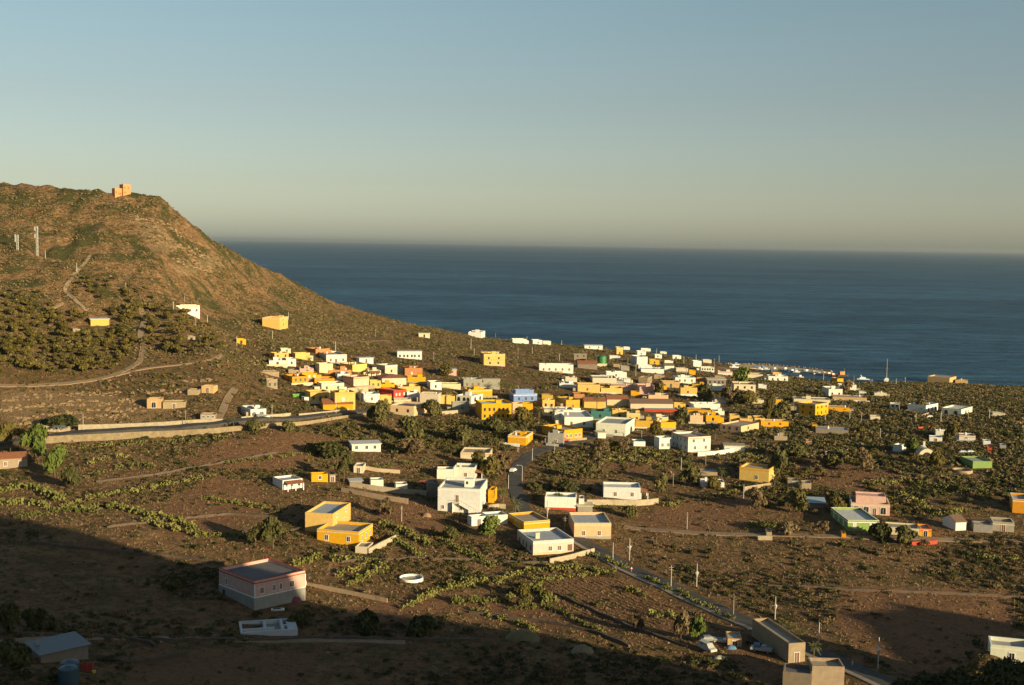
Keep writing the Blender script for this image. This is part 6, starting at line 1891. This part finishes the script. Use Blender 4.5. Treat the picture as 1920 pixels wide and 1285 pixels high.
for i, (pts, sz, lb) in enumerate(HED):
    A = resample(pts, 1.0 if pts[0][1] > 900 else 1.3); rs = np.random.RandomState(i + 50)
    A = A + rs.normal(0, .55 * sz, A.shape); k = rs.rand(len(A)) < .92
    A = A[k]; z = H(A[:, 0], A[:, 1])
    s = sz * rs.uniform(.75, 1.3, len(A)); far = A[:, 1].mean() > 420
    cactus_obj("prickly_pear_hedge", np.c_[A, z], s, 16 if far else 30, lb, "cactus hedge", "prickly pear hedges", i)

# scrub that nobody could count
def scatter(N, ylo, yhi, seed, tmax=.50):
    rs = np.random.RandomState(seed)
    y = np.sqrt(rs.uniform(ylo ** 2, yhi ** 2, N)); t = rs.uniform(-tmax, tmax, N); x = y * t
    return x, y, rs
BARE = [pxpoly(P) for P in Z1]; ROCKP = [pxpoly(P) for P in Z2]
def merged(name, tmpl, x, y, z, s, sz, rs, mat, tv, kind="stuff", label=None):
    """copies of a few template plants, merged into one mesh"""
    Vs = []; Fs = []; Ts = []; off = 0
    which = rs.randint(len(tmpl), size=len(x)); a = rs.uniform(0, 6.28, len(x))
    for k, (V, F, T) in enumerate(tmpl):
        m = which == k; n = int(m.sum())
        if not n: continue
        ca, sa = np.cos(a[m])[:, None], np.sin(a[m])[:, None]
        X = (V[None, :, 0] * ca - V[None, :, 1] * sa) * s[m][:, None] + x[m][:, None]
        Y = (V[None, :, 0] * sa + V[None, :, 1] * ca) * s[m][:, None] + y[m][:, None]
        Z = V[None, :, 2] * sz[m][:, None] + z[m][:, None]
        Vs.append(np.stack([X, Y, Z], -1).reshape(-1, 3))
        Fs.append((F[None] + (np.arange(n) * len(V))[:, None, None] + off).reshape(-1, F.shape[1])); off += n * len(V)
        Ts.append((T[None] * .5 + tv[m][:, None] * .5).reshape(-1))
    o = np_obj(name, np.concatenate(Vs), np.concatenate(Fs), mat, np.concatenate(Ts))
    tag(o, label, None, None, kind)
    return o
def density(x, y):
    d = fbm(x / 22 + 9, y / 22, 4) + .5
    z = H(x, y)
    bare = np.zeros(len(x), bool)
    for P in BARE: bare |= inpoly(x, y, P)
    rock = np.zeros(len(x), bool)
    for P in ROCKP: rock |= inpoly(x, y, P)
    return d, z, bare, rock
def tmpl(kind, n, size, seeds):
    out = []
    for sd in seeds:
        V, F, T = crown_mesh("t", kind, sd, n, size); out.append((V, F, T))
    return out
def simple_t(n, size, seeds):
    out = []
    for sd in seeds:
        rs = np.random.RandomState(sd)
        V, F, T = leaf_cloud(n, [(0, 0, .3, .7, .7, .55), (.3, .2, .35, .5, .5, .4), (-.3, -.2, .25, .5, .45, .4)], size, rs); out.append((V, F, T))
    return out
# near fields
x, y, rs = scatter(44000, 215, 470, 101)
d, z, bare, rock = density(x, y)
keep = (rs.rand(len(x)) < np.clip((d - .47) * 4.2, 0.03, .9)) & (~bare | (rs.rand(len(x)) < .10)) & ~occ_np(x, y, .6, 2.2) & ~near_road(x, y, 6.0)
r = rs.uniform(.4, 1.35, len(x)); r = np.where(rs.rand(len(x)) < .10, r * 1.6, r)
for nm, sel, mt in (("olive_scrub", rs.rand(len(x)) < .58, M_SHRUB), ("dry_scrub", None, M_BROWN)):
    m = keep & (sel if sel is not None else ~last)
    last = sel if sel is not None else last
    merged(nm, simple_t(46, .30, (1, 2, 3, 4)), x[m], y[m], z[m] - .1, r[m], r[m] * .85, rs, mt, rs.rand(int(m.sum())), "stuff", "low %s covering the near fields" % ("olive green scrub" if mt is M_SHRUB else "dry brown scrub"))
# middle distance
x, y, rs = scatter(170000, 440, 1150, 102)
d, z, bare, rock = density(x, y)
k2 = np.clip((d - .42) * 3.0, 0.06, .95)
right = (x / y > .18) & (y < 900)
k2 = np.where(right, np.clip(k2 * 1.6, .35, 1), k2)
keep = (rs.rand(len(x)) < k2) & ~(bare & (rs.rand(len(x)) < .85)) & ~(rock & (rs.rand(len(x)) < .8)) & ~occ_np(x, y, .8, 4.5) & ~near_road(x, y, 5.0) & (z > 1.2)
r = rs.uniform(.6, 1.7, len(x)) * np.where(right, 1.35, 1.0) * np.where(z > 45, .85, 1)
mix = rs.rand(len(x)) < np.where(z > 45, .45, .60)
for nm, sel, mt, lb in (("hillside_scrub", mix, M_SHRUB, "olive green scrub spread over the slopes and the land behind the village"), ("dry_hillside_scrub", ~mix, M_BROWN, "dry brown scrub spread over the slopes and the land behind the village")):
    m = keep & sel
    merged(nm, simple_t(12, .60, (5, 6, 7)), x[m], y[m], z[m] - .15, r[m], r[m] * .8, rs, mt, rs.rand(int(m.sum())), "stuff", lb)
# thickets of the gardens and the belt below the village
for bi, (P, N, r0, r1, lb) in enumerate([
 ([(560,800),(720,790),(1000,792),(1000,835),(940,850),(760,862),(560,842)], 1500, .8, 2.1, "the belt below the village"),
 ([(1040,842),(1290,835),(1300,878),(1060,892),(1000,870)], 1100, .7, 1.7, "the gardens right of the road bend"),
 ([(1380,835),(1650,812),(1920,800),(1920,962),(1560,965),(1400,930)], 5200, .7, 2.1, "the gardens on the right"),
 ([(1400,722),(1560,715),(1700,722),(1920,740),(1920,800),(1640,805),(1450,800),(1400,760)], 3600, .8, 2.0, "the land between village and harbour"),
 ([(1000,740),(1400,742),(1400,770),(1240,800),(1000,790)], 500, .7, 1.6, "the inner gardens of the village"),
 ([(520,640),(900,660),(900,735),(760,690),(520,660)], 900, .6, 1.5, "the slope just above the village"),
]):
    xs = [p[0] for p in P]; ys = [p[1] for p in P]; rs = np.random.RandomState(400 + bi)
    W_P = pxpoly(P); wx = [p[0] for p in W_P]; wy = [p[1] for p in W_P]
    x = rs.uniform(min(wx), max(wx), N * 2); y = rs.uniform(min(wy), max(wy), N * 2)
    dd = fbm(x / 14 + 3, y / 14, 4) + .5
    barr = np.zeros(len(x), bool)
    for Q in BARE: barr |= inpoly(x, y, Q)
    keep = inpoly(x, y, W_P) & (rs.rand(len(x)) < np.clip((dd - .38) * 3.5, .05, 1)) & ~occ_np(x, y, 1.0, 4.5) & ~near_road(x, y, 6) & ~barr
    r = rs.uniform(r0, r1, len(x)) * np.where(rs.rand(len(x)) < .2, 1.3, 1)
    pick = rs.rand(len(x))
    for nm, sel, mt in (("garden_thicket", pick < .55, M_SHRUB), ("evergreen_thicket", (pick >= .55) & (pick < .75), M_PINE), ("dry_thicket", pick >= .75, M_BROWN)):
        m = keep & sel
        if m.sum() < 2: continue
        z = H(x[m], y[m])
        merged(nm, simple_t(44, .33, (21, 22, 23, 24)), x[m], y[m], z - .1, r[m], r[m] * .95, rs, mt, rs.rand(int(m.sum())), "stuff", None)
# fine scrub of the hill
x, y, rs = scatter(60000, 540, 900, 105)
d, z, bare, rock = density(x, y)
keep = (x / y < .0) & (z > 34) & (rs.rand(len(x)) < np.clip((d - .30) * 2.2, .1, .85)) & ~(rock & (rs.rand(len(x)) < .6)) & ~occ_np(x, y, .8, 3.5)
r = rs.uniform(.4, 1.35, len(x))
for nm, sel, mt, lb in (("fine_hill_scrub", rs.rand(len(x)) < .5, M_SHRUB, "fine olive scrub over the whole left hill"), ("fine_dry_hill_scrub", None, M_BROWN, "fine dry scrub over the whole left hill")):
    m = keep & (sel if sel is not None else ~last)
    last = sel if sel is not None else last
    merged(nm, simple_t(9, .7, (8, 9)), x[m], y[m], z[m] - .1, r[m], r[m] * .8, rs, mt, rs.rand(int(m.sum())), "stuff", lb)
# rows of young crops in the large brown field
f0 = at(1075, 1092); f1 = at(1200, 1152); dr = np.array([f1.x - f0.x, f1.y - f0.y]); dr /= np.linalg.norm(dr); nr_ = np.array([-dr[1], dr[0]])
pf = pxpoly([(1010, 1098), (1090, 1086), (1170, 1090), (1285, 1150), (1230, 1180), (1130, 1178), (1040, 1130)])
g = np.array([(i * .8, j * 1.5) for i in range(-80, 120) for j in range(-40, 40)], float); rs = np.random.RandomState(9)
xx = f0.x + g[:, 0] * dr[0] + g[:, 1] * nr_[0] + rs.normal(0, .15, len(g)); yy = f0.y + g[:, 0] * dr[1] + g[:, 1] * nr_[1] + rs.normal(0, .1, len(g))
m = inpoly(xx, yy, pf) & (rs.rand(len(g)) < .8) & ~near_road(xx, yy, 5)
r = rs.uniform(.25, .5, int(m.sum()))
merged("crop_rows", simple_t(8, .6, (11, 12)), xx[m], yy[m], H(xx[m], yy[m]), r, r * .9, rs, M_BROWN, rs.rand(len(r)), "stuff", "rows of small dry plants in the large brown field")
# dry grass tufts on the nearer ground
x, y, rs = scatter(46000, 225, 520, 103)
d, z, bare, rock = density(x, y)
keep = (rs.rand(len(x)) < np.where(bare, .45, .8)) & ~occ_np(x, y, .3, .5) & ~near_road(x, y, 4.6)
tt = []
for sd in range(4):
    r_s = np.random.RandomState(sd); n = 7; c = r_s.normal(0, .3, (n, 2)); tip = c + r_s.normal(0, .28, (n, 2)); h = r_s.uniform(.5, 1.1, n); w = r_s.normal(0, .13, (n, 2))
    V = np.concatenate([np.stack([np.r_[c[i] - w[i], 0], np.r_[c[i] + w[i], 0], np.r_[tip[i], h[i]]]) for i in range(n)])
    tt.append((V, np.arange(n * 3).reshape(n, 3), np.repeat(r_s.rand(n), 3)))
r = rs.uniform(.4, 1.0, len(x))
merged("dry_grass", tt, x[keep], y[keep], z[keep] - .03, r[keep], r[keep] * .55, rs, M_GRASS, rs.rand(int(keep.sum())), "stuff", "dry grass tufts over the near fields")
# scree and stones
x, y, rs = scatter(6000, 215, 900, 104)
d, z, bare, rock = density(x, y)
keep = ((rs.rand(len(x)) < .12) | rock | ((z > 60) & (rs.rand(len(x)) < .5))) & ~occ_np(x, y, .5, .5) & ~near_road(x, y, 5) & (z > 0)
Vr = np.array([(1, 0, 0), (-1, .1, 0), (0, 1, 0), (0, -1, .1), (.1, 0, .8), (0, 0, -.8)], float)
Fr = np.array([(0, 2, 4), (2, 1, 4), (1, 3, 4), (3, 0, 4), (2, 0, 5), (1, 2, 5), (3, 1, 5), (0, 3, 5)])
r = rs.uniform(.2, .7, len(x)) * np.where(y > 500, 1.5, 1)
merged("scattered_stones", [(Vr, Fr, np.zeros(6))], x[keep], y[keep], z[keep], r[keep], r[keep] * .7, rs, plaster((.30, .22, .14), .95, .5), rs.rand(int(keep.sum())), "stuff", "stones scattered over fields and slopes")
